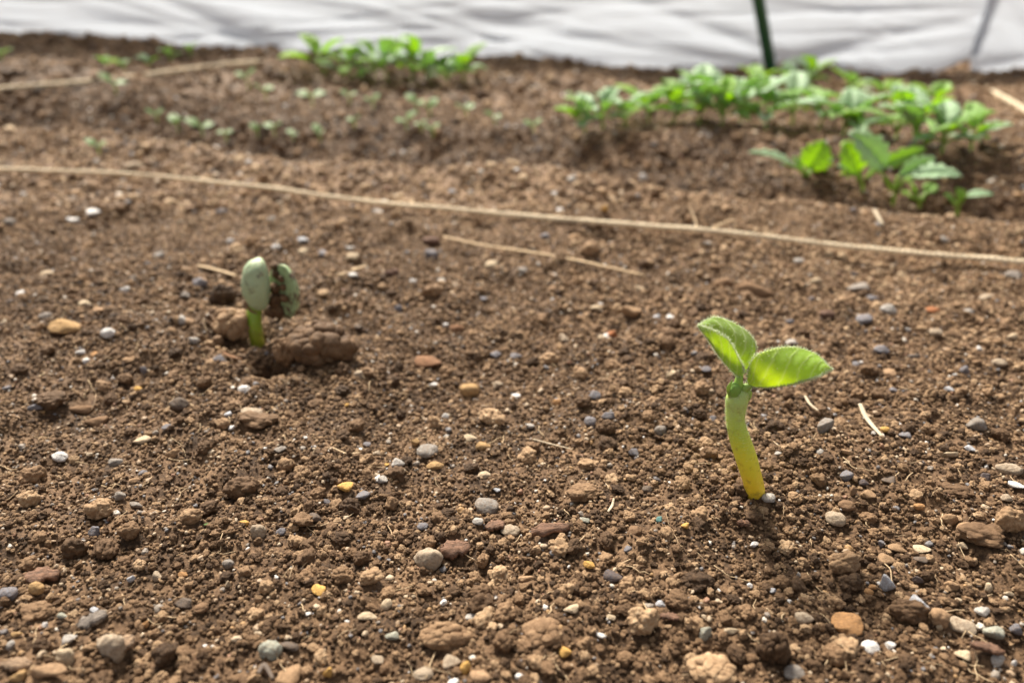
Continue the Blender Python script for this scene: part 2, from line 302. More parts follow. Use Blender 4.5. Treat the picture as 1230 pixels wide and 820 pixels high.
# crops of the photograph the pebbles were read off in: origin and enlargement
CROPS = {'a': (0, 400, 1.951), 'b': (400, 400, 1.952), 'c': (810, 480, 2.412), 'd': (400, 200, 2.929), 'e': (0, 180, 3.0), 'f': (820, 240, 3.0),
         'g': (0, 680, 5.86), 'h': (205, 680, 5.86), 'i': (1025, 680, 5.86), 'j': (410, 470, 5.86)}
PEB = """
a 335 250 46 22 cream chip|a 140 288 44 30 white rough|a 268 302 48 22 grey chip|a 313 343 34 16 peach round|a 280 380 34 26 grey round|a 318 404 46 20 grey round|a 335 325 24 16 slate chip
a 222 461 34 30 slate chip|a 571 444 28 26 yellow round|a 604 462 40 46 beige rough|a 88 604 42 38 ochre rough|a 310 580 24 20 bluewhite chip|a 430 567 28 20 orange round|a 370 575 32 28 beige round
a 745 606 42 30 yellow round|a 435 634 46 28 dark chip|a 632 740 60 56 greengrey rough|a 676 733 56 24 dark round|a 676 800 84 56 tan round|a 770 797 30 30 yellow round|a 765 398 22 18 slate chip
a 735 432 44 34 dark round|a 420 168 50 40 dark rough|a 392 218 28 16 slate chip|a 534 187 24 18 bluewhite chip|a 573 131 36 20 white chip|a 513 60 34 26 slate round|a 336 88 20 24 slate chip
a 325 129 26 14 yellow round|a 190 47 30 12 white chip|a 222 50 28 16 orange round|a 300 62 34 16 tan round|a 15 127 30 12 slate chip|a 85 173 44 14 slate chip|a 190 183 90 34 brown round|a 230 208 70 34 brown round
a 535 590 20 28 cream chip|a 485 449 24 10 green chip|a 18 607 50 36 slate rough|a 340 680 20 18 orange round|a 535 540 34 28 grey rough|a 160 720 42 30 pale chip|a 150 755 46 50 cream rough|a 45 805 46 36 ochre round|a 110 800 100 36 peach chip|a 262 740 72 80 beige rough|a 218 644 24 14 bluewhite round
a 105 682 20 16 white chip|a 28 735 30 24 pale round|a 470 640 40 30 brown rough|a 660 465 30 22 slate chip|a 405 285 34 28 tan round|a 590 188 60 30 beige rough|a 655 272 34 18 grey chip
b 225 68 76 48 red round|b 320 131 54 40 ochre rough|b 427 147 28 16 white round|b 233 125 26 12 cream chip|b 615 147 42 30 slate chip|b 507 65 32 26 slate chip|b 430 53 32 16 slate round|b 380 48 34 22 slate chip
b 603 206 32 26 slate rough|b 646 193 40 18 slate chip|b 460 216 28 18 pale round|b 222 276 56 38 grey rough|b 150 306 40 30 pale round|b 192 256 26 22 ochre chip|b 322 248 36 20 cream round|b 354 265 44 22 ochre round
b 240 309 48 22 ochre chip|b 31 357 46 38 yellow round|b 70 380 40 22 slate chip|b 360 408 64 48 grey rough|b 415 461 52 36 beige rough|b 225 534 78 72 beige rough|b 600 545 32 24 yellow round|b 656 572 50 34 navy round
b 708 465 46 36 brown chip|b 765 437 20 16 turq chip|b 128 637 36 34 cream round|b 80 660 52 24 cream round|b 450 577 54 22 peach chip|b 562 645 48 30 cream round|b 544 747 36 30 yellow round|b 628 709 28 18 white round
b 652 661 26 18 cream round|b 322 665 34 20 pale round|b 312 785 34 40 yellow round|b 345 802 56 36 peach rough|b 275 772 56 34 beige round|b 212 795 54 34 beige rough|b 705 285 32 24 slate chip|b 768 226 36 32 grey rough
b 792 102 26 36 cream round|b 735 363 30 20 dark round|b 690 508 24 18 slate chip|b 768 635 28 22 bluewhite round|b 543 15 28 24 beige round|b 640 8 40 20 white chip|b 105 765 36 26 beige round|b 140 705 40 20 greengrey chip|b 210 452 30 20 slate rough|b 385 368 20 16 bluewhite round
b 525 165 22 20 orange rough|b 62 95 30 22 beige chip|b 265 195 24 18 white chip|b 300 202 20 16 peach chip|b 115 343 30 24 pale chip|b 355 335 34 24 cream rough|b 590 438 26 18 greengrey round|b 340 440 30 20 pale rough
c 432 80 52 72 grey chip|c 875 80 58 56 grey round|c 672 100 46 30 slate round|c 610 86 30 20 yellow rough|c 857 140 40 22 bluewhite chip|c 970 200 80 54 beige round|c 993 252 54 30 white round|c 900 226 40 32 navy chip
c 495 224 44 36 slate chip|c 549 239 32 24 navy round|c 625 229 50 28 dark round|c 517 265 32 34 brown round|c 560 281 52 30 tan chip|c 466 348 66 48 beige rough|c 498 308 56 40 brown rough|c 498 155 46 20 peach chip|c 423 152 28 20 pale round
c 272 287 44 32 pale rough|c 32 366 30 24 yellow round|c 230 418 36 20 white chip|c 616 538 56 74 bluewhite chip|c 708 602 62 64 bluewhite round|c 720 427 56 34 cream round|c 717 464 54 26 dark round|c 710 306 36 24 orange rough
c 858 374 86 48 tan round|c 796 352 52 44 tan rough|c 755 357 30 26 tan chip|c 836 420 36 26 cream chip|c 955 365 56 36 tan round|c 378 632 60 54 beige round|c 493 648 110 68 orange round|c 572 718 66 54 white round|c 625 711 40 34 white chip
c 88 672 48 46 greengrey chip|c 160 672 60 24 cream round|c 347 790 70 50 grey rough|c 765 635 66 66 tan rough|c 835 650 84 62 beige round|c 930 672 70 60 greengrey round|c 940 756 50 44 pale round|c 990 668 40 44 slate round|c 840 738 60 36 cream round
c 895 612 60 34 pale chip|c 495 795 36 50 tan chip|c 340 742 24 40 peach round|c 910 545 30 40 cream chip|c 806 536 50 40 tan chip|c 600 420 24 28 slate chip|c 645 430 60 30 tan round|c 612 464 70 36 tan round|c 985 760 24 24 white round|c 360 516 20 28 pale chip
c 500 180 26 16 cream chip|c 60 57 32 18 bluewhite chip|c 112 56 28 22 slate chip|c 300 150 26 12 pale chip|c 965 282 38 30 beige round|c 800 262 70 40 grey rough|c 565 552 30 24 orange rough|c 285 552 24 18 bluewhite chip|c 905 190 18 18 white chip|c 580 96 26 14 pale chip|c 800 158 60 14 cream chip
d 155 160 70 46 white round|d 345 308 64 48 slate rough|d 345 262 80 44 maroon rough|d 210 378 64 40 maroon round|d 282 400 32 22 white round|d 70 382 42 22 white round|d 68 320 64 44 cream round|d 60 288 50 36 pale round|d 558 342 60 38 cream rough|d 745 245 48 34 slate round
d 850 250 64 36 tan rough|d 955 150 42 32 yellow round|d 845 48 50 36 pale round|d 1093 38 40 30 white round|d 420 85 36 24 bluewhite round|d 1055 510 88 66 tan round|d 1075 430 48 30 cream round|d 925 500 48 30 cream round|d 1185 531 40 24 white round
d 1140 530 36 22 bluewhite chip|d 980 590 52 38 rust chip|d 812 608 42 36 beige round|d 945 600 34 26 cream round|d 380 402 34 20 pale round|d 530 462 32 16 slate chip|d 435 568 60 36 red rough|d 490 585 40 34 tan round|d 230 500 34 36 slate rough|d 800 155 36 22 white round|d 90 570 40 26 dark round|d 395 552 24 16 white chip
d 665 365 40 24 grey round|d 1190 740 40 50 cream chip|d 580 770 44 32 beige chip|d 640 665 44 22 slate chip|d 350 772 44 20 white chip
e 240 640 140 84 ochre round|e 305 560 72 44 cream round|e 357 577 50 30 peach round|e 390 663 60 44 white rough|e 75 518 42 26 white round|e 165 592 56 28 grey chip|e 410 596 40 20 dark chip|e 452 500 44 28 white round|e 720 480 60 44 slate round
e 660 620 44 38 pale round|e 800 228 70 44 navy rough|e 265 254 60 42 white round|e 335 228 64 34 white chip|e 32 264 66 44 grey round|e 650 262 44 36 beige round|e 905 332 72 56 tan round|e 995 348 44 32 white round|e 1165 376 60 32 slate round|e 1095 326 54 36 bluewhite round
e 1090 364 50 34 cream round|e 980 250 48 30 grey round|e 575 384 44 34 pale rough|e 530 408 28 22 navy round|e 830 328 40 26 white round|e 170 445 60 30 cream round|e 780 405 56 34 brown chip|e 487 55 80 48 beige chip|e 563 58 40 30 dark rough|e 695 680 50 36 pale round|e 670 528 40 28 grey round|e 390 560 24 18 slate chip
e 480 460 40 24 grey chip|e 25 660 30 26 tan round
f 262 326 160 56 brown round|f 418 220 48 34 pale round|f 90 160 36 30 pale round|f 615 264 36 28 slate round|f 485 290 60 18 cream chip|f 640 315 110 46 grey round|f 465 360 44 28 navy round|f 680 354 50 30 slate round|f 740 400 66 50 pale rough|f 655 428 70 34 slate rough
f 520 410 60 40 maroon rough|f 905 395 60 30 rust rough|f 1095 360 60 44 beige round|f 1068 538 32 26 white round|f 1188 498 50 30 cream round|f 715 545 60 40 slate rough|f 1015 612 40 40 slate chip|f 625 590 40 20 slate chip|f 742 615 60 30 peach round|f 810 465 26 20 white round
f 390 515 50 30 pale round|f 85 615 54 28 slate chip|f 755 690 40 22 slate chip|f 960 680 40 22 bluewhite chip|f 945 140 40 28 pale round|f 710 90 40 26 bluewhite round|f 658 50 40 30 tan round|f 1108 278 40 28 peach round|f 1190 272 70 40 grey rough|f 615 35 26 22 slate round|f 388 440 44 26 slate chip|f 1035 400 40 24 pale round
f 150 300 80 50 brown rough|f 910 480 50 40 beige round|f 830 562 70 20 grey chip|f 1140 590 60 36 beige rough
g 655 290 60 34 bluewhite chip|g 660 370 130 70 beige rough|g 845 228 110 40 tan round|g 120 485 90 40 ochre round|g 440 355 100 44 greengrey round
h 940 565 50 34 peach round|h 240 545 40 30 white round|h 970 345 50 30 white chip
i 130 165 60 50 orange round|i 1100 195 100 34 cream chip|i 740 240 60 40 cream rough|i 445 110 80 80 navy round|i 610 415 56 56 cream chip|i 695 140 110 70 tan chip|i 340 330 130 90 brown round
j 40 85 40 30 yellow round|j 755 170 40 40 cream round|j 850 195 50 40 peach chip|j 545 290 44 40 cream rough|j 180 375 70 40 slate rough|j 250 430 70 46 beige chip|j 740 300 60 34 pale chip|j 1015 595 80 40 cream round|j 320 515 40 24 yellow chip
"""
def twine_y(px): return float(np.interp(px, [0, 200, 430, 620, 830, 1000, 1230], [201, 213, 240, 258, 276, 294, 316]))
def zone(px, py):
    t = twine_y(px)
    if py < t-4: return 'beyond the twine, '+('left' if px < 410 else 'middle' if px < 820 else 'right')+' of the photo'
    if py < 345: return ('near side of the twine, behind the sprouting bean' if px < 440 else 'between the twine and the long dry straw' if px < 790 else 'near side of the twine, behind the leafy seedling')
    if py < 470: return ('left of the sprouting bean' if px < 250 else 'close beside the sprouting bean' if px < 450 else 'between the two bean seedlings' if px < 840 else 'level with the leafy seedling\'s leaves')
    if py < 570: return ('at the left edge, nearer than the sprouting bean' if px < 200 else 'in front of the sprouting bean' if px < 500 else 'left of the leafy seedling\'s stem' if px < 890 else 'right of the leafy seedling\'s stem')
    if py < 690: return ('in the left foreground' if px < 300 else 'in the middle foreground' if px < 720 else 'just in front of the leafy seedling' if px < 1010 else 'in the right foreground')
    return ('in the bottom left corner' if px < 230 else 'at the bottom, left of centre' if px < 520 else 'at the bottom centre' if px < 800 else 'at the bottom, right of centre' if px < 1020 else 'in the bottom right corner')
ORD = ['leftmost', 'second from left', 'third from left', 'fourth from left', 'fifth from left', 'sixth from left', 'seventh from left', 'eighth from left']
NOUN = {'round': 'pebble', 'chip': 'stone chip', 'rough': 'rough stone'}
stones = []
for line in PEB.strip().replace('\n', '|').split('|'):
    c, x, y, w_, h_, colr, k = line.split(); ox, oy, sc = CROPS[c]
    stones.append(dict(px=ox+float(x)/sc, py=oy+float(y)/sc, w=float(w_)/sc, h=float(h_)/sc, c=colr, k=k))
KEEP_OUT = []    # (x, y, radius): loose crumbs are kept off these
def place_stone(d, mesh, mat, name, bury=0.62, yaw=0.0, tilt=0.12):
    p = on_ground(d['px'], d['py']); m = mpp(p); al = math.asin(max(0.1, (H-p.z)/(C0-p).length))
    bl = 0.0 if p.y < 0.45 else 0.12
    a = d['w']*m/2*(1-bl); hh = d['h']*m/2*(1-bl); b = a*(0.78 if name == 'soil_clod' else random.uniform(0.75, 0.95))
    c2 = (hh*hh-(b*math.sin(al))**2)/math.cos(al)**2
    if c2 < (0.38*a)**2:
        c = 0.38*a; b = math.sqrt(max((hh*hh-(c*math.cos(al))**2), (0.35*a*math.sin(al))**2))/math.sin(al)
    else: c = math.sqrt(c2)
    b = min(max(b, 0.4*a), 1.4*a); c = min(c, 1.5*a)
    o = obj(name, mesh, mat); lift = c*(1-bury)*0.5+0.0006
    p = on_ground(d['px'], d['py'], lift, T)
    o.location = p; k_ = 0.98 if name == 'soil_clod' else 0.90; o.scale = (a*k_, b*k_, c*k_)
    o.rotation_euler = (random.uniform(-tilt, tilt), random.uniform(-tilt, tilt), yaw+random.choice([0, math.pi])+random.uniform(-0.25, 0.25))
    KEEP_OUT.append((p.x, p.y, max(a, b)*0.72)); return o
groups = {}
for s in stones: groups.setdefault((s['c'], NOUN[s['k']], zone(s['px'], s['py'])), []).append(s)
for (c, noun, zn), L in groups.items():
    L.sort(key=lambda s: s['px'])
    for i, s in enumerate(L):
        s['label'] = f"{COLOURS[c][0]} {noun} {zn}"
        if len(L) > 1: s['label'] += ', '+(ORD[i] if i < len(L)-1 or len(L) < 2 else 'rightmost')+' such'
for i, s in enumerate(stones):
    L = LIB[s['k']]; o = place_stone(s, L[(i*5+3) % len(L)], stone_mat(s['c']), NOUN[s['k']].replace(' ', '_'))
    tag(o, s['label'], 'pebble' if s['k'] == 'round' else 'stone', 'stones lying on the soil')

# soil clods that stand out by their size: px, py, w, h
CLODS = [(386, 413, 92, 58, 'largest soil clod, pale and crumbly, right of the sprouting bean'), (347, 422, 40, 40, 'greyish soil clod on the edge of the hole by the sprouting bean'),
 (280, 388, 56, 46, 'brown soil clod pushed up against the sprouting bean\'s left side'), (268, 358, 34, 34, 'brown soil clod behind and left of the sprouting bean'),
 (310, 507, 56, 26, 'dark brown flat clod in front of the sprouting bean'), (36, 570, 36, 26, 'brown soil clod near the left edge above the bark'), (290, 585, 42, 34, 'rounded brown clod left of the yellow bead'),
 (90, 658, 34, 30, 'round soil clod in the left foreground'), (650, 760, 60, 36, 'lumpy soil clod at the bottom centre'), (535, 762, 70, 34, 'broad dark soil clod at the bottom left of centre'),
 (855, 804, 62, 40, 'wide brown clod cut by the bottom edge, right of centre'), (928, 780, 44, 44, 'tall brown clod at the bottom, near the white pebbles'), (1013, 676, 42, 30, 'brown clod in front of the leafy seedling, right side'),
 (1020, 700, 34, 24, 'dark clod in the hollow in front of the leafy seedling'), (925, 562, 24, 18, 'dark soil crumb touching the shadow behind the leafy seedling\'s stem'), (710, 300, 30, 22, 'brown clod behind the end of the long straw'),
 (700, 590, 44, 22, 'flat brown clod left of the leafy seedling\'s stem'), (155, 636, 30, 24, 'small brown clod beside the slate wedge'), (420, 610, 32, 26, 'brown clod below the bright yellow pebble'),
 (590, 500, 36, 24, 'dark brown clod between slate chips and yellow pebbles'), (1090, 735, 46, 34, 'dark clod between the pale blue stones and the white pebbles'), (770, 745, 44, 36, 'brown soil clod at the bottom, right of the yellow pebble'),
 (905, 620, 22, 14, 'small brown clod at the foot of the leafy seedling'), (230, 620, 30, 22, 'brown clod in the left foreground, above the orange pebble'), (60, 480, 40, 22, 'low brown clod at the left, level with the large clod'),
 (45, 735, 44, 24, 'brown clod in the bottom left corner'), (410, 690, 30, 22, 'brown clod right of the yellow-orange pebble at the bottom left'), (840, 700, 40, 28, 'brown clod just below the leafy seedling'),
 (1180, 640, 60, 32, 'tan clod at the right edge'), (1215, 625, 40, 36, 'brown clod cut by the right edge'), (1150, 590, 40, 20, 'low brown clod right of the leafy seedling'), (840, 500, 20, 16, 'dark clod left of the leafy seedling\'s upper stem'),
 (120, 610, 36, 26, 'crumbly clod in the left foreground above the slate wedge'), (520, 350, 30, 20, 'brown clod in front of the long straw'), (660, 430, 26, 18, 'brown clod between the two bean seedlings')]
for i, (px, py, w_, h_, lab) in enumerate(CLODS):
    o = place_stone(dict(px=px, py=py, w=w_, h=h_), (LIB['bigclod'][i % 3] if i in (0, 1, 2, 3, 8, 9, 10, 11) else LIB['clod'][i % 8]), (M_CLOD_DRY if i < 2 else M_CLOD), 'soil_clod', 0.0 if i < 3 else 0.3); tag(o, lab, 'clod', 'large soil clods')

# flakes of bark and rotten wood
def bark_mat(name, rgb):
    m, t, out = new_mat(name); b = N(t, 'ShaderNodeBsdfPrincipled', Roughness=0.8); tc = t.nodes.new('ShaderNodeTexCoord'); mp = t.nodes.new('ShaderNodeMapping'); mp.inputs['Scale'].default_value = (220, 1500, 900)
    t.links.new(tc.outputs['Object'], mp.inputs[0]); n = N(t, 'ShaderNodeTexNoise', Scale=1.0, Detail=6.0, Roughness=0.7); t.links.new(mp.outputs[0], n.inputs['Vector'])
    r = ramp(t, [(.32, tuple(v*.35 for v in rgb)), (.5, rgb), (.7, tuple(min(.8, v*1.9) for v in rgb))]); t.links.new(n.outputs[0], r.inputs[0]); t.links.new(r.outputs[0], b.inputs['Base Color'])
    t.links.new(bump(t, n.outputs[0], 0.0012, 1.0), b.inputs['Normal']); t.links.new(b.outputs[0], out.inputs[0]); return m
BARK = {'red': bark_mat('bark_red', (0.19, 0.10, 0.06)), 'grey': bark_mat('bark_grey', (0.22, 0.18, 0.15)), 'peach': bark_mat('bark_pale', (0.32, 0.21, 0.13))}
def bark(px, py, w_, h_, colr, lab, yaw):
    p = on_ground(px, py, 0.0014, T); m = mpp(p); L = w_*m*.95; W = h_*m*1.15; mb = MB(); n = 14
    r_ = random.Random(px); rows = []
    for i in range(n):
        u = i/(n-1); wd = W*0.5*(math.sin(math.pi*min(0.97, max(0.06, u)))**0.5)*(1+r_.uniform(-.35, .3))
        for j in range(6):
            v = j/5*2-1; z = 0.10*L*math.sin(u*2.6+0.4)+0.06*W*math.cos(v*9+u)+0.12*W*(1-v*v)+r_.uniform(-1, 1)*0.06*W
            rows.append((L*(u-0.5)+r_.uniform(-1, 1)*0.02*L, v*wd, z))
    F_ = [(i*6+j, i*6+j+1, (i+1)*6+j+1, (i+1)*6+j) for i in range(n-1) for j in range(5)]
    k = len(rows); rows2 = [(x, y, z-0.16*W-0.0004) for x, y, z in rows]
    F2 = [tuple(k+q for q in f[::-1]) for f in F_]
    per = [j for j in range(6)]+[i*6+5 for i in range(1, n)]+[(n-1)*6+j for j in range(4, -1, -1)]+[i*6 for i in range(n-2, 0, -1)]
    F3 = [(per[q], k+per[q], k+per[(q+1) % len(per)], per[(q+1) % len(per)]) for q in range(len(per))]
    mb.add(rows+rows2, F_+F2+F3); o = mb.build('bark_flake', BARK[colr], None, (0, 0, 0)); o.location = p
    o.rotation_euler = (random.uniform(-.2, .25), random.uniform(-.15, .15), yaw); tag(o, lab, 'bark', 'bark flakes on the soil')
    KEEP_OUT.append((p.x, p.y, L*0.4))
for a in ((661, 636, 48, 16, 'red', 'long reddish bark flake in the middle foreground', 0.05), (595, 631, 26, 14, 'red', 'small reddish bark flake left of the beige stone', 0.5), (547, 660, 40, 22, 'red', 'reddish bark flake touching the large speckled beige stone', 0.35),
          (48, 690, 44, 20, 'red', 'dark reddish bark flake near the left edge', 0.15), (1186, 777, 40, 12, 'red', 'thin reddish bark strip in the bottom right corner', -0.25), (805, 742, 26, 9, 'red', 'thin reddish bark strip at the bottom, right of centre', -0.15),
          (110, 742, 34, 16, 'grey', 'greyish twisted wood flake in the bottom left corner', 0.7), (138, 775, 46, 22, 'peach', 'pale woody flake leaning on the beige stone, bottom left', 0.6), (895, 630, 8, 16, 'red', 'short reddish twig piece below the leafy seedling', 1.5),
          (20, 800, 40, 14, 'peach', 'peach coloured wood flake cut by the bottom left corner', 0.0)): bark(*a)

# nondescript clods, one like the other
placed = 0
r_ = np.random.default_rng(99)
while placed < 130:
    px, py = r_.uniform(5, 1225), 330+490*r_.uniform(0, 1)**0.8
    p = on_ground(px, py); rad = r_.uniform(0.0022, 0.0046)
    if any((p.x-a)**2+(p.y-b)**2 < (q*1.1+rad)**2 for a, b, q in KEEP_OUT): continue
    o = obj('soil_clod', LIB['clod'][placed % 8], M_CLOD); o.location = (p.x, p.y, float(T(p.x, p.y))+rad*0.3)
    o.scale = (rad, rad*r_.uniform(.75, 1.1), rad*r_.uniform(.6, .85)); o.rotation_euler = (r_.uniform(-.5, .5), r_.uniform(-.5, .5), r_.uniform(0, 6.28))
    tag(o, 'small plain brown soil clod among the loose crumbs', 'clod', 'plain soil clods among the crumbs'); KEEP_OUT.append((p.x, p.y, rad*0.8)); placed += 1

# ------------------------------------------------------------------ loose crumbs and grit: uncountable
def scatter(name, P, rad, mat, variants, sub, flat=(0.55, 0.95), seed=0, amp=0.9, kindlabel=''):
    n = len(P); r_ = np.random.default_rng(seed)
    me = bpy.data.meshes.new(name); me.vertices.add(n); me.vertices.foreach_set('co', np.asarray(P, np.float32).ravel())
    scl = np.stack([rad*r_.uniform(.85, 1.2, n), rad*r_.uniform(.7, 1.1, n), rad*r_.uniform(*flat, n)], -1)
    rot = np.stack([r_.uniform(-.5, .5, n), r_.uniform(-.5, .5, n), r_.uniform(0, 6.283, n)], -1)
    for an, dat in (('scl', scl), ('rot', rot)):
        at = me.attributes.new(an, 'FLOAT_VECTOR', 'POINT'); at.data.foreach_set('vector', dat.astype(np.float32).ravel())
    at = me.attributes.new('pick', 'INT', 'POINT'); at.data.foreach_set('value', r_.integers(0, variants, n).astype(np.int32))
    o = bpy.data.objects.new(name, me); COL.objects.link(o); me.materials.append(mat)
    g = bpy.data.node_groups.new(name, 'GeometryNodeTree')
    g.interface.new_socket('Geometry', in_out='INPUT', socket_type='NodeSocketGeometry'); g.interface.new_socket('Geometry', in_out='OUTPUT', socket_type='NodeSocketGeometry')
    nn, lk = g.nodes, g.links.new
    gi = nn.new('NodeGroupInput'); go = nn.new('NodeGroupOutput'); jn = nn.new('GeometryNodeJoinGeometry')
    pos = nn.new('GeometryNodeInputPosition')
    for k in range(variants):
        ic = nn.new('GeometryNodeMeshIcoSphere'); ic.inputs['Subdivisions'].default_value = sub; ic.inputs['Radius'].default_value = 1.0
        src = ic.outputs[0]
        for (sc_, a_, ws) in ((0.9, amp, 3.7), (2.6, amp*0.55, 9.1)):
            nz = nn.new('ShaderNodeTexNoise'); nz.noise_dimensions = '4D'; nz.inputs['Scale'].default_value = sc_; nz.inputs['Detail'].default_value = 1.5; nz.inputs['W'].default_value = ws*(k+1)+seed
            lk(pos.outputs[0], nz.inputs['Vector'])
            mm = nn.new('ShaderNodeMath'); mm.operation = 'MULTIPLY_ADD'; lk(nz.outputs[0], mm.inputs[0]); mm.inputs[1].default_value = a_*2; mm.inputs[2].default_value = -a_
            vs = nn.new('ShaderNodeVectorMath'); vs.operation = 'SCALE'; lk(pos.outputs[0], vs.inputs[0]); lk(mm.outputs[0], vs.inputs['Scale'])
            sp = nn.new('GeometryNodeSetPosition'); lk(src, sp.inputs['Geometry']); lk(vs.outputs[0], sp.inputs['Offset']); src = sp.outputs[0]
        sm_ = nn.new('GeometryNodeSetMaterial'); sm_.inputs['Material'].default_value = mat; lk(src, sm_.inputs['Geometry'])
        ss = nn.new('GeometryNodeSetShadeSmooth'); lk(sm_.outputs[0], ss.inputs[0])
        gt = nn.new('GeometryNodeGeometryToInstance'); lk(ss.outputs[0], gt.inputs[0]); lk(gt.outputs[0], jn.inputs[0])
    ip = nn.new('GeometryNodeInstanceOnPoints'); lk(gi.outputs[0], ip.inputs['Points']); lk(jn.outputs[0], ip.inputs['Instance']); ip.inputs['Pick Instance'].default_value = True
    def na(nm, tp):
        q = nn.new('GeometryNodeInputNamedAttribute'); q.data_type = tp; q.inputs['Name'].default_value = nm; return q.outputs[0]
    lk(na('scl', 'FLOAT_VECTOR'), ip.inputs['Scale']); lk(na('pick', 'INT'), ip.inputs['Instance Index'])
    er = nn.new('FunctionNodeEulerToRotation'); lk(na('rot', 'FLOAT_VECTOR'), er.inputs[0]); lk(er.outputs[0], ip.inputs['Rotation'])
    lk(ip.outputs[0], go.inputs[0])
    md = o.modifiers.new('scatter', 'NODES'); md.node_group = g
    tag(o, kind='stuff'); return o
def pts(n, x0, x1, y0, y1, r0, r1, power, seed, keep=True, patch=0.0, embed=0.25):
    r_ = np.random.default_rng(seed)
    y = r_.uniform(y0, y1, n); x = r_.uniform(x0, x1, n)
    ok = np.abs(x) < 0.17+0.86*y
    if patch > 0: ok &= (1.5*vn(x*30, y*30, 71)+0.8*vn(x*90, y*90, seed+1)+0.5) > r_.uniform(0, 1, n)*patch
    x, y = x[ok], y[ok]; rad = r0+(r1-r0)*r_.uniform(0, 1, len(x))**power
    if keep:
        k = np.ones(len(x), bool)
        for a, b, q in KEEP_OUT: k &= (x-a)**2+(y-b)**2 > (q+0.35*rad)**2
        x, y, rad = x[k], y[k], rad[k]
    z = T(x, y)+rad*embed
    return np.stack([x, y, z], -1), rad
def multi(*sets): return np.concatenate([s[0] for s in sets]), np.concatenate([s[1] for s in sets])
KEEP_OUT.append((SEED.x, SEED.y, 0.0028)); KEEP_OUT.append((HOLE.x, HOLE.y, 0.0085)); KEEP_OUT.append((BEAN.x, BEAN.y, 0.005))
P, r = multi(pts(4200, -.6, .6, .10, .55, .0015, .0034, 2.8, 1, patch=1.0, embed=.4), pts(90000, -.6, .6, .10, .55, .0007, .0016, 1.9, 2, patch=1.0, embed=.45),
             pts(9000, -.9, .9, .55, 1.0, .0018, .0048, 2.8, 3, patch=0.9, embed=.3), pts(6000, -1.5, 1.5, 1.0, 1.75, .0025, .008, 2.8, 4))
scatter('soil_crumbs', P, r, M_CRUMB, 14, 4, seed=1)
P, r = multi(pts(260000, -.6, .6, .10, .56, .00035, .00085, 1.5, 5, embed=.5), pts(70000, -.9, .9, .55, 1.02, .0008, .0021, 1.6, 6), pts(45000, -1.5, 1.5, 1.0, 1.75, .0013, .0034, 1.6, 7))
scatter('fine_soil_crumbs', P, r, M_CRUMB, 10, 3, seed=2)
P, r = multi(pts(5200, -.6, .6, .10, .55, .0006, .0014, 2.2, 8, embed=.5), pts(26000, -.6, .6, .10, .55, .0003, .0007, 1.3, 9, embed=.8), pts(5200, -.9, .9, .55, 1.0, .0009, .0028, 2.6, 10, embed=.5), pts(2600, -1.5, 1.5, 1.0, 1.75, .0016, .0042, 2.2, 11), )
scatter('fine_grit', P, r, M_GRIT, 10, 3, seed=3, amp=0.7)

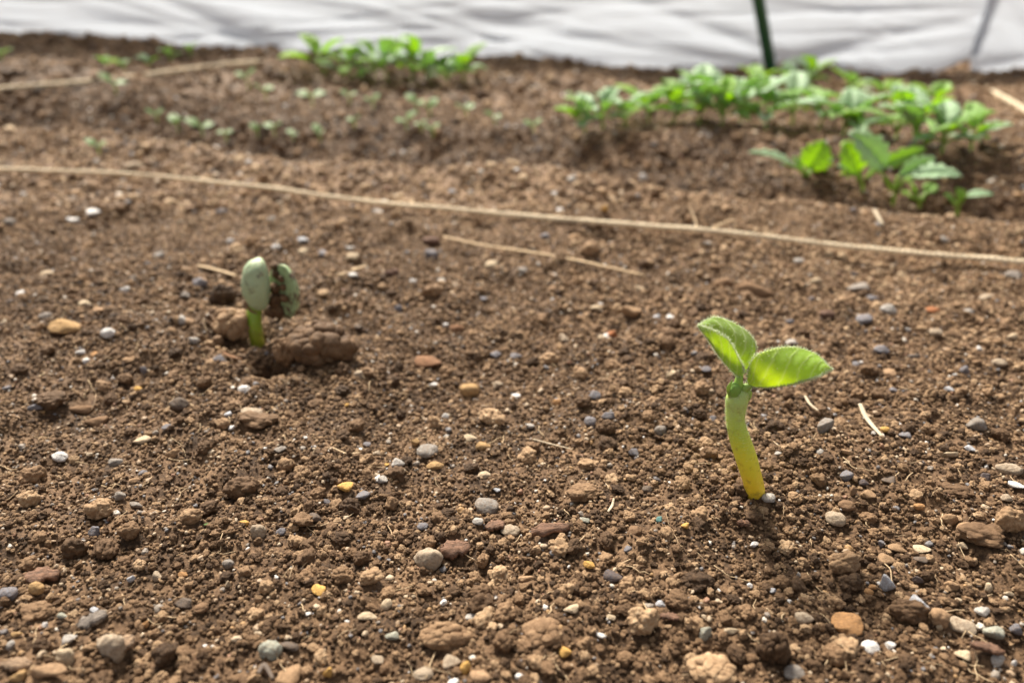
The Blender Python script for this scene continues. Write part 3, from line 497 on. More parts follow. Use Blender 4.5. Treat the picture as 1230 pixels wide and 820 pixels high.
# ------------------------------------------------------------------ leafy bean seedling
def leaf_mat(name, top, glow, vein, vscale=7.0, trans=0.45, rough=0.45, uv=True):
    m, t, out = new_mat(name); b = N(t, 'ShaderNodeBsdfPrincipled', Roughness=rough); tr = t.nodes.new('ShaderNodeBsdfTranslucent')
    u = t.nodes.new('ShaderNodeUVMap'); sx = t.nodes.new('ShaderNodeSeparateXYZ'); t.links.new(u.outputs[0], sx.inputs[0])
    a = N(t, 'ShaderNodeMath', operation='MULTIPLY_ADD'); vp = N(t, 'ShaderNodeMath', operation='POWER'); t.links.new(sx.outputs[1], vp.inputs[0]); vp.inputs[1].default_value = 1.35
    t.links.new(vp.outputs[0], a.inputs[0]); a.inputs[1].default_value = -0.30; wob_ = noise(t, 4.0, 2, 'UV'); wm = N(t, 'ShaderNodeMath', operation='MULTIPLY_ADD'); t.links.new(wob_, wm.inputs[0]); wm.inputs[1].default_value = 0.09; t.links.new(sx.outputs[0], wm.inputs[2]); t.links.new(wm.outputs[0], a.inputs[2])
    s_ = N(t, 'ShaderNodeMath', operation='MULTIPLY'); t.links.new(a.outputs[0], s_.inputs[0]); s_.inputs[1].default_value = vscale
    fr = N(t, 'ShaderNodeMath', operation='PINGPONG'); t.links.new(s_.outputs[0], fr.inputs[0]); fr.inputs[1].default_value = 0.5
    r = ramp(t, [(0.0, (.85, .85, .85)), (0.04, (.5, .5, .5)), (0.17, (0, 0, 0))]); t.links.new(fr.outputs[0], r.inputs[0])
    r2 = ramp(t, [(0.0, (1, 1, 1)), (0.07, (0, 0, 0))]); t.links.new(sx.outputs[1], r2.inputs[0])
    mx = N(t, 'ShaderNodeMath', operation='MAXIMUM'); t.links.new(r.outputs[0], mx.inputs[0]); t.links.new(r2.outputs[0], mx.inputs[1])
    vor = N(t, 'ShaderNodeTexVoronoi', feature='DISTANCE_TO_EDGE', Scale=26.0); t.links.new(u.outputs[0], vor.inputs['Vector'])
    r3 = ramp(t, [(0.0, (0.3, 0.3, 0.3)), (0.06, (0, 0, 0))]); t.links.new(vor.outputs[0], r3.inputs[0])
    r4 = ramp(t, [(0.93, (0, 0, 0)), (0.99, (.9, .9, .9))]); t.links.new(sx.outputs[1], r4.inputs[0]); mx3 = N(t, 'ShaderNodeMath', operation='MAXIMUM'); t.links.new(mx.outputs[0], mx3.inputs[0]); t.links.new(r4.outputs[0], mx3.inputs[1])
    mx2 = N(t, 'ShaderNodeMath', operation='MAXIMUM'); t.links.new(mx3.outputs[0], mx2.inputs[0]); t.links.new(r3.outputs[0], mx2.inputs[1])
    sc = N(t, 'ShaderNodeMath', operation='MULTIPLY'); t.links.new(mx2.outputs[0], sc.inputs[0]); sc.inputs[1].default_value = 0.58
    b.inputs['Sheen Weight'].default_value = 0.35; b.inputs['Sheen Roughness'].default_value = 0.4
    nz = noise(t, 5.0, 5, 'UV'); c0 = mix(t, tuple(v*0.75 for v in top), tuple(v*1.3 for v in top), nz)
    c1 = mix(t, c0, vein, sc.outputs[0]); c2 = mix(t, glow, vein, sc.outputs[0])
    t.links.new(c1, b.inputs['Base Color']); t.links.new(c2, tr.inputs['Color'])
    nb = bump(t, mx2.outputs[0], 0.0004, 0.5); t.links.new(nb, b.inputs['Normal'])
    ms = N(t, 'ShaderNodeMixShader', Fac=trans); t.links.new(b.outputs[0], ms.inputs[1]); t.links.new(tr.outputs[0], ms.inputs[2]); t.links.new(ms.outputs[0], out.inputs[0])
    return m
M_LEAF = leaf_mat('bean_leaf', (0.26, 0.40, 0.06), (0.84, 0.95, 0.04), (0.85, 0.92, 0.55), vscale=5.6, trans=0.55)
M_LEAF2 = leaf_mat('bean_leaf_young', (0.25, 0.39, 0.07), (0.74, 0.90, 0.05), (0.85, 0.92, 0.58), vscale=6.2, trans=0.52)
def stem_mat(name, stops, axis_len, z0=0.0, sss=0.6):
    m, t, out = new_mat(name); b = N(t, 'ShaderNodeBsdfPrincipled', Roughness=0.42)
    tc = t.nodes.new('ShaderNodeTexCoord'); sx = t.nodes.new('ShaderNodeSeparateXYZ'); t.links.new(tc.outputs['Object'], sx.inputs[0])
    mr = N(t, 'ShaderNodeMapRange'); t.links.new(sx.outputs[2], mr.inputs[0]); mr.inputs[1].default_value = z0; mr.inputs[2].default_value = z0+axis_len
    nz = noise(t, 500, 4); ad = N(t, 'ShaderNodeMath', operation='MULTIPLY_ADD'); t.links.new(nz, ad.inputs[0]); ad.inputs[1].default_value = 0.22
    sb = N(t, 'ShaderNodeMath', operation='SUBTRACT'); t.links.new(mr.outputs[0], sb.inputs[0]); sb.inputs[1].default_value = 0.11; t.links.new(sb.outputs[0], ad.inputs[2])
    r = ramp(t, stops); t.links.new(ad.outputs[0], r.inputs[0]); bl = ramp(t, [(.53, (0, 0, 0)), (.70, (.6, .6, .6))]); t.links.new(noise(t, 330, 5, rough=.7), bl.inputs[0])
    t.links.new(mix(t, r.outputs[0], (0.20, 0.12, 0.04), bl.outputs[0]), b.inputs['Base Color'])
    b.inputs['Subsurface Weight'].default_value = sss; b.inputs['Subsurface Radius'].default_value = (0.6, 0.5, 0.1); b.inputs['Subsurface Scale'].default_value = 0.004
    t.links.new(bump(t, noise(t, 900, 5), 0.0005, 0.6), b.inputs['Normal']); t.links.new(b.outputs[0], out.inputs[0]); return m
def plain(name, rgb, rough=0.5, trans=None, sc=300, var=0.25, bumpd=0.0003):
    m, t, out = new_mat(name); b = N(t, 'ShaderNodeBsdfPrincipled', Roughness=rough); n = noise(t, sc, 4)
    c = mix(t, tuple(v*(1-var) for v in rgb), tuple(min(1, v*(1+var)) for v in rgb), n); t.links.new(c, b.inputs['Base Color'])
    if bumpd: t.links.new(bump(t, n, bumpd, 0.5), b.inputs['Normal'])
    if trans:
        tr = t.nodes.new('ShaderNodeBsdfTranslucent'); tr.inputs[0].default_value = (*trans[1], 1)
        ms = N(t, 'ShaderNodeMixShader', Fac=trans[0]); t.links.new(b.outputs[0], ms.inputs[1]); t.links.new(tr.outputs[0], ms.inputs[2]); t.links.new(ms.outputs[0], out.inputs[0])
    else: t.links.new(b.outputs[0], out.inputs[0])
    return m
M_STEM = stem_mat('bean_stem', [(0.0, (0.55, 0.33, 0.03)), (0.14, (0.82, 0.62, 0.035)), (0.40, (0.74, 0.72, 0.05)), (0.62, (0.48, 0.62, 0.08)), (0.80, (0.44, 0.58, 0.18)), (1.0, (0.38, 0.52, 0.17))], 0.053)
M_BUD = plain('bean_bud', (0.20, 0.34, 0.08), 0.5, (0.25, (0.4, 0.6, 0.1)), 700)
M_PET = plain('bean_petiole', (0.30, 0.44, 0.10), 0.5, (0.25, (0.5, 0.7, 0.1)), 700)
M_HAIR = plain('leaf_hair', (0.75, 0.78, 0.62), 0.4, (0.5, (0.85, 0.9, 0.7)), 50, 0.05, 0)

def sheet_leaf(halves, n=34, k=14, thick=0.00022):
    """leaf from a midrib and margins; halves: (midrib points, margin points, bulge) ; a closed thin solid with UVs"""
    V = []; Fc = []; UV = []; edges = []
    for mid, mar, bul in halves:
        A = spline(mid, n); B = spline(mar, n); k0 = len(V); grid = []
        for i in range(n):
            for j in range(k+1):
                v = j/k; p = A[i].lerp(B[i], v); grid.append(p); UV.append((i/(n-1), v))
        nor = []
        for i in range(n):
            for j in range(k+1):
                i0, i1 = max(i-1, 0), min(i+1, n-1); j0, j1 = max(j-1, 0), min(j+1, k)
                q = (grid[i1*(k+1)+j]-grid[i0*(k+1)+j]).cross(grid[i*(k+1)+j1]-grid[i*(k+1)+j0])
                nor.append(q.normalized() if q.length > 1e-12 else Vector((0, 0, 1)))
        for i in range(n):
            for j in range(k+1):
                u, v = i/(n-1), j/k; w_ = bul*math.sin(math.pi*v*0.9)*math.sin(math.pi*u)**0.6
                ph = (u-0.30*v**1.35)*5.6; ph -= math.floor(ph); w_ += 0.00050*(math.sin(math.pi*ph))*math.sin(math.pi*min(1, v*1.1))*(1 if bul > 0 else -1)
                V.append(grid[i*(k+1)+j]+nor[i*(k+1)+j]*w_)
        edges.append([(V[k0+i*(k+1)+j], nor[i*(k+1)+j], i/(n-1), j/k) for i in range(n) for j in range(k+1)])
        Fc += [(k0+i*(k+1)+j, k0+i*(k+1)+j+1, k0+(i+1)*(k+1)+j+1, k0+(i+1)*(k+1)+j) for i in range(n-1) for j in range(k)]
    return V, Fc, UV, edges
def leaf_obj(name, halves, mat, parent, origin, thick=0.00025, **kw):
    V, Fc, UV, edges = sheet_leaf(halves, **kw)
    me = mesh_py(name, [v-origin for v in V], Fc); ul = me.uv_layers.new(name='UVMap')
    for l in me.loops: ul.data[l.index].uv = UV[l.vertex_index]
    o = obj(name, me, mat, parent); md = o.modifiers.new('thickness', 'SOLIDIFY'); md.thickness = thick; md.offset = 0
    return o, edges
def hairs(name, samples, length, width, parent, origin, seed=0):
    r_ = random.Random(seed); V = []; F_ = []
    for p, nrm in samples:
        d = (nrm+Vector((r_.uniform(-.5, .5), r_.uniform(-.5, .5), r_.uniform(-.5, .5)))).normalized(); L = length*r_.uniform(.5, 1.2)
        a = d.orthogonal().normalized()*width; b = d.cross(a); k = len(V)
        V += [p+a-origin, p-a*0.5+b*0.87-origin, p-a*0.5-b*0.87-origin, p+d*L+Vector((0, 0, r_.uniform(-.2, .3)*L))-origin]
        F_ += [(k, k+1, k+3), (k+1, k+2, k+3), (k+2, k, k+3)]
    o = obj(name, mesh_py(name, V, F_, False), M_HAIR, parent); tag(o, kind='stuff'); return o

Y0 = SEED.y
def q(px, py, dy=0.0): return at_y(px, py, Y0+dy)
root = empty('bean_seedling', SEED); tag(root, 'bright green leafy bean seedling with thick yellow stem on the right', 'seedling')
mb = MB(); path = [SEED+Vector((0.0016, 0.0, -0.006)), q(909, 602), q(905, 580, -.0004), q(897, 552, -.001), q(888, 525, -.0012), q(883.5, 506, -.0008), q(884, 490), q(885.5, 479), q(888, 470, .0003), q(890, 462, .0006)]
mb.tube(spline(path, 60), [v*mpp(SEED)*(1+0.03*math.sin(i*0.33)) for i, v in enumerate(lerp_list([9.5, 10.6, 12.0, 12.2, 11.2, 10.3, 11.2, 12.2, 10.8, 4.0], 60))], 24)
mb.build('stem', M_STEM, root, SEED)
mb = MB(); rr = random.Random(11)
for i in range(26):
    a_ = rr.uniform(0, 6.28); u_ = rr.uniform(0, 1)**2*0.012; c_ = SEED+Vector((0.0006-u_*.1+math.cos(a_)*.0037, math.sin(a_)*.0037, 0.001+u_)); ra = rr.uniform(.00025, .0009)*(1-u_*40)
    V, F_ = ico(2); V = V*(1+0.5*n3(V, 1.7, i))[:, None]*ra; mb.add([Vector(v)+c_ for v in V], [tuple(f) for f in F_])
tag(mb.build('stuck_soil', M_GROUND, root, SEED), kind='stuff')
# cotyledon scar collar and the two little stipules at the node
def ellipsoid(name, c, axes, mat, parent, origin, rot=(0, 0, 0), seed=3, rough=0.08):
    V, F_ = ICO4; V = V*(1+rough*n3(V, 2.2, seed))[:, None]*np.array(axes); Rm = np.array(Matrix.Rotation(rot[2], 3, 'Z') @ Matrix.Rotation(rot[1], 3, 'Y') @ Matrix.Rotation(rot[0], 3, 'X'))
    V = V@Rm.T+np.array(c-origin); return obj(name, mesh_np(name, V, F_), mat, parent)
s0 = mpp(SEED)*0.95
ellipsoid('bud', q(882, 469, -.0018), (7.6*s0, 6*s0, 11.5*s0), M_BUD, root, SEED, (0.2, -0.12, 0), seed=5, rough=0.2)
mb = MB(); mb.tube(spline([q(896, 486, .001), q(900, 474, -.0008), q(897, 461, -.001)], 10), [v*s0 for v in lerp_list([1, 3.6, .6], 10)], 8, 0.5); mb.build('stipule', M_PET, root, SEED)
mb = MB(); mb.tube(spline([q(876, 477, -.001), q(875, 466, -.003), q(880, 456, -.0035)], 10), [v*s0 for v in lerp_list([1, 2.6, .6], 10)], 8, 0.6); mb.build('stipule', M_PET, root, SEED)
mb = MB(); mb.tube(spline([q(888, 474, .0005), q(887, 460), q(889, 450, .0006)], 12), [v*s0 for v in lerp_list([6.5, 5.2, 4.0], 12)], 10); mb.build('petiole', M_PET, root, SEED)
mb = MB(); mb.tube(spline([q(890, 474, 0), q(894, 466, -.0006), q(903, 463, -.001)], 12), [v*s0 for v in lerp_list([6.5, 5.0, 3.2], 12)], 10); mb.build('petiole', M_PET, root, SEED)
mid = [q(888, 453, .0004), q(881, 447, -.0003), q(869.5, 434.5, -.001), q(859, 420.5, -.0012), q(849, 405, -.0006), q(839.5, 391, .0006)]
fro = [q(892, 447, -.0008), q(893, 441, -.0024), q(886, 426, -.0042), q(875, 407, -.0048), q(857, 396, -.0032), q(840, 390.5, .0003)]
bak = [q(895, 447, .0010), q(905.5, 425, .0052), q(903, 408, .0078), q(886, 392, .0085), q(858, 381.5, .0060), q(840, 390, .0010)]
lf1, e1 = leaf_obj('leaf', [(mid, fro, -.0012), (mid, bak, -.0022)], M_LEAF2, root, SEED)
mid2 = [q(899, 463, -.001), q(918, 465.5, -.002), q(947, 462.5, -.0028), q(966, 458, -.003), q(984, 452, -.0025), q(998, 444, -.0012)]
mar2 = [q(897, 452, -.0018), q(905, 428, -.0005), q(931, 418.5, .0035), q(956, 418, .0052), q(981, 427, .0045), q(998, 443.6, -.001)]
bck2 = [q(898, 453, .0006), q(912, 433, .0060), q(934, 424, .0115), q(957, 423, .0125), q(981, 430, .0085), q(998, 443.8, -.001)]
lf2, e2 = leaf_obj('leaf', [(mid2, mar2, .0016), (mid2, bck2, -.0016)], M_LEAF, root, SEED)
for lf, ee, sd_ in ((lf1, e1, 1), (lf2, e2, 2)):
    rr = random.Random(sd_); smp = []
    for half in ee:
        for (p, nr, u, v) in half:
            if v > 0.99 or v < 0.01: smp += [(p, nr*rr.choice([-1, 1])*0.5+Vector((rr.uniform(-.6, .6), rr.uniform(-.6, .6), rr.uniform(-.3, .9)))) for _ in range(24)]
            elif rr.random() < 0.5: smp.append((p, nr*rr.choice([-1, 1])))
    hairs('leaf_hair', smp, 0.0012, 0.00007, lf, SEED, sd_)
smp = []
for i in range(2600):
    t_ = random.uniform(0.35, 0.97); P_ = spline(path, 60)[int(t_*59)]; a_ = random.uniform(0, 6.28); nv = Vector((math.cos(a_), math.sin(a_), 0.1)); smp.append((P_+nv*0.0034, nv))
hairs('stem_hair', smp, 0.0007, 0.00003, root, SEED, 5)

# ------------------------------------------------------------------ sprouting bean
def dirty_mat(name, rgb, lo, hi):
    m, t, out = new_mat(name); b = N(t, 'ShaderNodeBsdfPrincipled', Roughness=0.5); n = noise(t, 170, 8, rough=0.68)
    r = ramp(t, [(lo, (0, 0, 0)), (hi, (1, 1, 1))]); t.links.new(n, r.inputs[0]); n2 = noise(t, 120, 3)
    c = mix(t, tuple(v*0.8 for v in rgb), tuple(v*1.15 for v in rgb), n2); c2 = mix(t, c, (0.10, 0.057, 0.032), r.outputs[0])
    t.links.new(c2, b.inputs['Base Color']); b.inputs['Subsurface Weight'].default_value = 0.15; b.inputs['Subsurface Scale'].default_value = 0.002
    t.links.new(bump(t, n, 0.0006, 0.6), b.inputs['Normal']); t.links.new(b.outputs[0], out.inputs[0]); return m
M_COT = dirty_mat('cotyledon_pale', (0.34, 0.42, 0.25), 0.57, 0.70); M_COT2 = dirty_mat('cotyledon_soiled', (0.31, 0.41, 0.21), 0.48, 0.58)
M_STEM2 = stem_mat('sprout_stem', [(0.0, (0.30, 0.34, 0.03)), (0.5, (0.26, 0.42, 0.03)), (1.0, (0.24, 0.40, 0.05))], 0.02)
Y1 = BEAN.y
def qb(px, py, dy=0.0): return at_y(px, py, Y1+dy)
sb = mpp(BEAN)
root2 = empty('sprouting_bean', BEAN); tag(root2, 'pale green bean sprout opening two soiled seed halves on the left', 'seedling')
mb = MB(); mb.tube(spline([BEAN+Vector((0.0012, 0, -0.009)), qb(307, 400), qb(305, 385, .001), qb(306, 372, .003), qb(309, 362, .004)], 20), [v*sb for v in lerp_list([8.5, 8.4, 8.6, 8.8, 8], 20)], 16); mb.build('stem', M_STEM2, root2, BEAN)
def half_bean(name, c, th, wd, ln, rot, mat, seed, flat=0.16):
    V, F_ = ICO5; V = V.copy(); x = V[:, 0]; taper = (1-0.07*V[:, 2])*(1+0.16*(1-np.abs(V[:, 2])**3)*0+0.10*V[:, 2]**2)
    V[:, 0] = np.where(x > 0, x*flat, x); V[:, 1] *= taper; V[:, 0] *= taper
    V = V*(1+0.08*n3(V, 2, seed)+0.03*n3(V, 6, seed+1))[:, None]*np.array((th, wd, ln))
    Rm = np.array(Matrix.Rotation(rot[2], 3, 'Z') @ Matrix.Rotation(rot[1], 3, 'Y') @ Matrix.Rotation(rot[0], 3, 'X'))
    return obj(name, mesh_np(name, V@Rm.T+np.array(c-BEAN), F_), mat, root2)
half_bean('seed_half', qb(314, 341, -.001), 22*sb, 20*sb, 32*sb, (0.0, 0.10, R(18)), M_COT, 4, 0.42)
half_bean('seed_half', qb(339, 350, .003), 16*sb, 24*sb, 33*sb, (0.0, -0.10, R(180+56)), M_COT2, 9)
# soil caught between the halves
mb = MB()
for i, (px, py, dy, rx) in enumerate(((331, 345, .004, 7), (330, 360, .003, 9), (333, 330, .005, 6), (336, 372, .003, 9), (326, 374, .003, 8), (331, 320, .006, 5), (340, 345, .000, 4), (341, 358, -.001, 5), (338, 335, .001, 4))):
    V, F_ = ico(3); V = V*(1+0.3*n3(V, 1.7, i)+.2*n3(V, 4, i+4))[:, None]*rx*sb; mb.add([Vector(v)+qb(px, py, dy)-BEAN for v in V], [tuple(f) for f in F_])
so = mb.build('soil_crust', soil_mat('stuck_soil'), root2); tag(so, kind='stuff')
mb = MB(); mb.tube(spline([qb(293, 362, -.004), qb(300, 372, -.005), qb(309, 377, -.004)], 8), [1.5*sb, 2.2*sb, 2.4*sb, 2.2*sb, 2*sb, 1.8*sb, 1.4*sb, .8*sb], 6, .5); mb.build('seed_coat', stone_mat('brown'), root2, BEAN)

# ------------------------------------------------------------------ twine and straws
def fibre_mat(name, rgb):
    m, t, out = new_mat(name); b = N(t, 'ShaderNodeBsdfPrincipled', Roughness=0.85); n = noise(t, 900, 5, rough=0.7)
    r = ramp(t, [(0.25, tuple(v*0.6 for v in rgb)), (0.55, rgb), (0.8, tuple(min(.9, v*1.3) for v in rgb))]); t.links.new(n, r.inputs[0]); st = ramp(t, [(.50, (0, 0, 0)), (.8, (.5, .5, .5))]); t.links.new(noise(t, 35, 4), st.inputs[0])
    t.links.new(mix(t, r.outputs[0], (0.2, 0.125, 0.07), st.outputs[0]), b.inputs['Base Color'])
    t.links.new(bump(t, n, 0.0005, 0.7), b.inputs['Normal']); t.links.new(b.outputs[0], out.inputs[0]); return m
M_TWINE = fibre_mat('jute', (0.80, 0.66, 0.47)); M_STRAW = fibre_mat('straw', (0.55, 0.40, 0.24)); M_STRAW2 = fibre_mat('bleached_straw', (0.50, 0.41, 0.29))
def twine(P, rad, lab, pitch=0.011, fuzz=900, seed=0):
    P = [Vector(p) for p in P]; L = sum((P[i+1]-P[i]).length for i in range(len(P)-1)); n = max(40, int(L/0.0013)); C = spline(P, n); C = [c+Vector((0, 0.0022*float(vn(c.x*30, seed+.5, 5)), 0.0020*float(vn(c.x*22, seed+3.5, 6)))) for c in C]; r0 = P[len(P)//2].copy()
    rt = empty('twine', r0); tag(rt, lab, 'twine'); rr = random.Random(seed)
    wv = [rr.uniform(.78, 1.18) for _ in range(n//6+2)]
    for k in range(3):
        mb = MB(); Q = []; d = 0
        for i, c in enumerate(C):
            if i: d += (C[i]-C[i-1]).length
            t = (C[min(i+1, n-1)]-C[max(i-1, 0)]).normalized(); a = t.cross(Vector((0, 0, 1))).normalized(); b = a.cross(t); th = 2*math.pi*(d/pitch+k/3)
            Q.append(c+(a*math.cos(th)+b*math.sin(th))*rad*0.52)
        mb.tube(Q, [rad*0.56*np.interp(i/6, range(len(wv)), wv) for i in range(n)], 7); mb.build('strand', M_TWINE, rt, r0)
    V = []; F_ = []
    for i in range(fuzz):
        c = C[rr.randrange(1, n-1)]; dr = Vector((rr.uniform(-1, 1), rr.uniform(-.7, .7), rr.uniform(-.5, 1))).normalized(); t = Vector((1, -.3, 0))*rr.choice([-1, 1])
        p0 = c+dr*rad*0.8; p1 = p0+(dr*rr.uniform(.3, 1)+t*rr.uniform(.2, 1.2))*rad*1.2; p2 = p1+(t+dr*rr.uniform(-.4, .4))*rad*rr.uniform(.4, 1.4); wv_ = Vector((0, 0, 0.00006)); k = len(V)
        V += [p0-wv_-r0, p0+wv_-r0, p1+wv_-r0, p1-wv_-r0, p2-r0]; F_ += [(k, k+1, k+2, k+3), (k+3, k+2, k+4)]
    fo = obj('fuzz', mesh_py('fuzz', V, F_, False), M_TWINE, rt); tag(fo, kind='stuff')
TWP = [on_ground(px, py, 0.0085, macro) for px, py in ((0, 203), (200, 214), (430, 240), (620, 258), (830, 276), (1000, 294), (1230, 316))]
TWP = [TWP[0]*2-TWP[1]+(TWP[0]-TWP[1])*.5] + TWP + [TWP[-1]*2-TWP[-2]+(TWP[-1]-TWP[-2])*.5]
twine(TWP, 0.0018, 'long pale jute twine stretched across the middle of the soil bed')
TW2 = [on_ground(px, py, 0.002, T) for px, py in ((2, 108), (80, 101), (160, 92), (240, 82), (305, 76))]
TW2 = [TW2[0]*2-TW2[1]] + TW2 + [TW2[-1]+Vector((0.05, 0.06, -0.004))]
twine(TW2, 0.0034, 'blurred thick twine on the far soil ridge at the upper left', 0.02, 400, 3)
TW3 = [on_ground(px, py, 0.002, T) for px, py in ((1172, 101), (1200, 116), (1232, 134))]; TW3 = [TW3[0]+Vector((-.012, .02, -.004))]+TW3+[TW3[-1]*2-TW3[-2]]
twine(TW3, 0.0034, 'blurred twine end on the soil by the lifted sheet, upper right', 0.02, 200, 4)
def straw(pxs, rad, mat, lab, name='straw', lift=0.003, flat=0.45, cat='straw'):
    P_ = [on_ground(px, py, lift, macro) for px, py in pxs]
    for p in P_: p.z = max(p.z, float(T(p.x, p.y))+0.0015)
    n = max(10, len(pxs)*6); mb = MB(); m = mpp(P_[0])
    mb.tube(spline(P_, n), [m*rad*(0.55+0.45*math.sin(math.pi*min(1, 0.15+0.8*i/(n-1)))) for i in range(n)], 7, flat); o = mb.build(name, mat, None, P_[0]); tag(o, lab, cat); return o
straw(((533, 284), (575, 294), (640, 303), (700, 314), (775, 330)), 2.6, M_STRAW, 'long thin dry straw lying on the soil in front of the twine', lift=0.004)
straw(((1033, 486), (1041, 503), (1058, 530)), 3.2, M_STRAW2, 'short pale dry straw right of the leafy seedling')
straw(((967, 476), (973, 485), (983, 492)), 2.0, M_STRAW2, 'tiny pale straw piece under the leafy seedling\'s right leaf')
straw(((238, 319), (262, 325), (284, 331)), 2.6, M_STRAW, 'short dry straw behind the sprouting bean', lift=0.004)
straw(((408, 333), (425, 326), (440, 319)), 2.8, M_STRAW, 'short dry straw right of the sprouting bean', lift=0.004)
straw(((262, 306), (280, 302), (292, 298)), 2.2, M_STRAW, 'blurred straw piece above the sprouting bean', lift=0.004)
straw(((1050, 252), (1056, 262), (1060, 270)), 2.5, M_STRAW2, 'pale straw bit below the front leafy row', lift=0.004)
straw(((730, 620), (735, 610), (737, 602)), 1.8, M_STRAW2, 'small curled straw fibre in the middle foreground')
straw(((640, 528), (662, 533), (688, 539)), 0.9, M_STRAW2, 'hair-thin pale rootlet left of the leafy seedling')
straw(((832, 282), (836, 268), (828, 252)), 0.9, M_STRAW, 'loose fibre standing off the twine, left of the leafy row', lift=0.006)
straw(((858, 274), (868, 268), (880, 263)), 1.2, M_STRAW, 'loose fibre beside the twine, above the leafy seedling', lift=0.008)
straw(((400, 540), (416, 543), (432, 546)), 1.3, M_STRAW, 'brown rootlet in front of the large clod', lift=0.002)
straw(((268, 423), (280, 428), (291, 432)), 2.2, stone_mat('red'), 'reddish twig piece below the sprouting bean', 'twig', cat='twig')
straw(((310, 808), (318, 800), (328, 815)), 3.2, stone_mat('dark'), 'dark twig piece at the bottom, beside the tan pebble', 'twig', cat='twig')
# fine fibres everywhere: uncountable
mb = MB(); rr = random.Random(5)
for i in range(260):
    px, py = rr.uniform(0, 1230), rr.uniform(330, 818); p = on_ground(px, py); L = rr.uniform(.003, .010); a = rr.uniform(0, 6.28)
    P_ = []
    for j in range(5):
        u = j/4-0.5; x = p.x+math.cos(a)*L*u+rr.uniform(-1, 1)*L*.06; y = p.y+math.sin(a)*L*u+rr.uniform(-1, 1)*L*.06; P_.append((x, y, float(T(x, y))+0.0009+rr.uniform(0, .0006)))
    mb.tube(P_, rr.uniform(.00008, .00022), 4)
tag(mb.build('plant_fibres', M_STRAW), kind='stuff')

# ------------------------------------------------------------------ leafy rows behind
M_GREEN = [leaf_mat('brassica_leaf', (0.24, 0.42, 0.09), (0.62, 0.86, 0.04), (0.36, 0.52, 0.18), 6, 0.48, 0.5), leaf_mat('brassica_leaf_blue', (0.38, 0.53, 0.34), (0.50, 0.74, 0.18), (0.44, 0.58, 0.34), 6, 0.42, 0.5),
           leaf_mat('brassica_leaf_yellow', (0.29, 0.47, 0.06), (0.64, 0.88, 0.05), (0.42, 0.60, 0.16), 6, 0.52, 0.5)]
M_GSTEM = plain('brassica_stem', (0.26, 0.42, 0.07), 0.45, (0.3, (0.45, 0.65, 0.05)), 300)
M_COTL = plain('tiny_cotyledon', (0.22, 0.33, 0.12), 0.45, (0.3, (0.4, 0.6, 0.10)), 200)
def blade(P0, P1, width, upv, droop, fold, seed, serr=0.10, n=16, k=5):
    """leaf blade from P0 to P1: midrib arched by droop, halves folded up by fold"""
    r_ = random.Random(seed); ax = P1-P0; L = ax.length; t = ax.normalized(); side = t.cross(upv).normalized(); up = side.cross(t)
    mid_ = []; L_ = []; R_ = []
    for i in range(n):
        u = i/(n-1); c = P0+ax*u+up*(4*droop*L*u*(1-u))
        w_ = width*0.5*(math.sin(math.pi*min(1, u**0.75))**0.75+0.03)*(1+serr*math.sin(u*30+seed)+r_.uniform(-.05, .05))*(1 if u < 0.99 else .1)
        mid_.append(c); L_.append(c+side*w_*math.cos(fold)+up*w_*math.sin(fold)); R_.append(c-side*w_*math.cos(fold)+up*w_*math.sin(fold))
    return mid_, L_, R_
def leaf_part(P0, Pb, P1, width, upv, droop, fold, mat, seed, parent, origin, name='leaf', serr=0.1, pet=0.0009):
    """petiole from P0 to Pb and blade from Pb to P1"""
    mid_, L_, R_ = blade(Pb, P1, width, upv, droop, fold, seed, serr); V = []; F_ = []; UV = []; k = 5; n = len(mid_)
    for sgn, B in ((1, L_), (-1, R_)):
        k0 = len(V); nrm = (B[n//2]-mid_[n//2]).cross(mid_[-1]-mid_[0]).normalized()*sgn
        for i in range(n):
            for j in range(k+1):
                v = j/k; V.append(mid_[i].lerp(B[i], v)+nrm*width*(0.05*math.sin(math.pi*v)+0.02*math.sin(i*1.9+v*2))); UV.append((i/(n-1), v))
        for i in range(n-1):
            for j in range(k):
                f = (k0+i*(k+1)+j, k0+i*(k+1)+j+1, k0+(i+1)*(k+1)+j+1, k0+(i+1)*(k+1)+j); F_.append(f if sgn > 0 else f[::-1])
    me = mesh_py(name, [v-origin for v in V], F_); ul = me.uv_layers.new(name='UVMap')
    for l in me.loops: ul.data[l.index].uv = UV[l.vertex_index]
    o = obj(name, me, mat, parent); md = o.modifiers.new('thickness', 'SOLIDIFY'); md.thickness = 0.0004; md.offset = 0
    if (Pb-P0).length > 0.002:
        mb = MB(); m_ = (P0+Pb)/2+Vector((0, 0, 0.12))*(Pb-P0).length; mb.tube(spline([P0, m_, Pb, Pb.lerp(P1, .3)], 8), [pet*1.5, pet*1.4, pet*1.3, pet*1.2, pet*1.1, pet, pet*.8, pet*.5], 6); mb.build('petiole', M_GSTEM, o, origin)
    return o
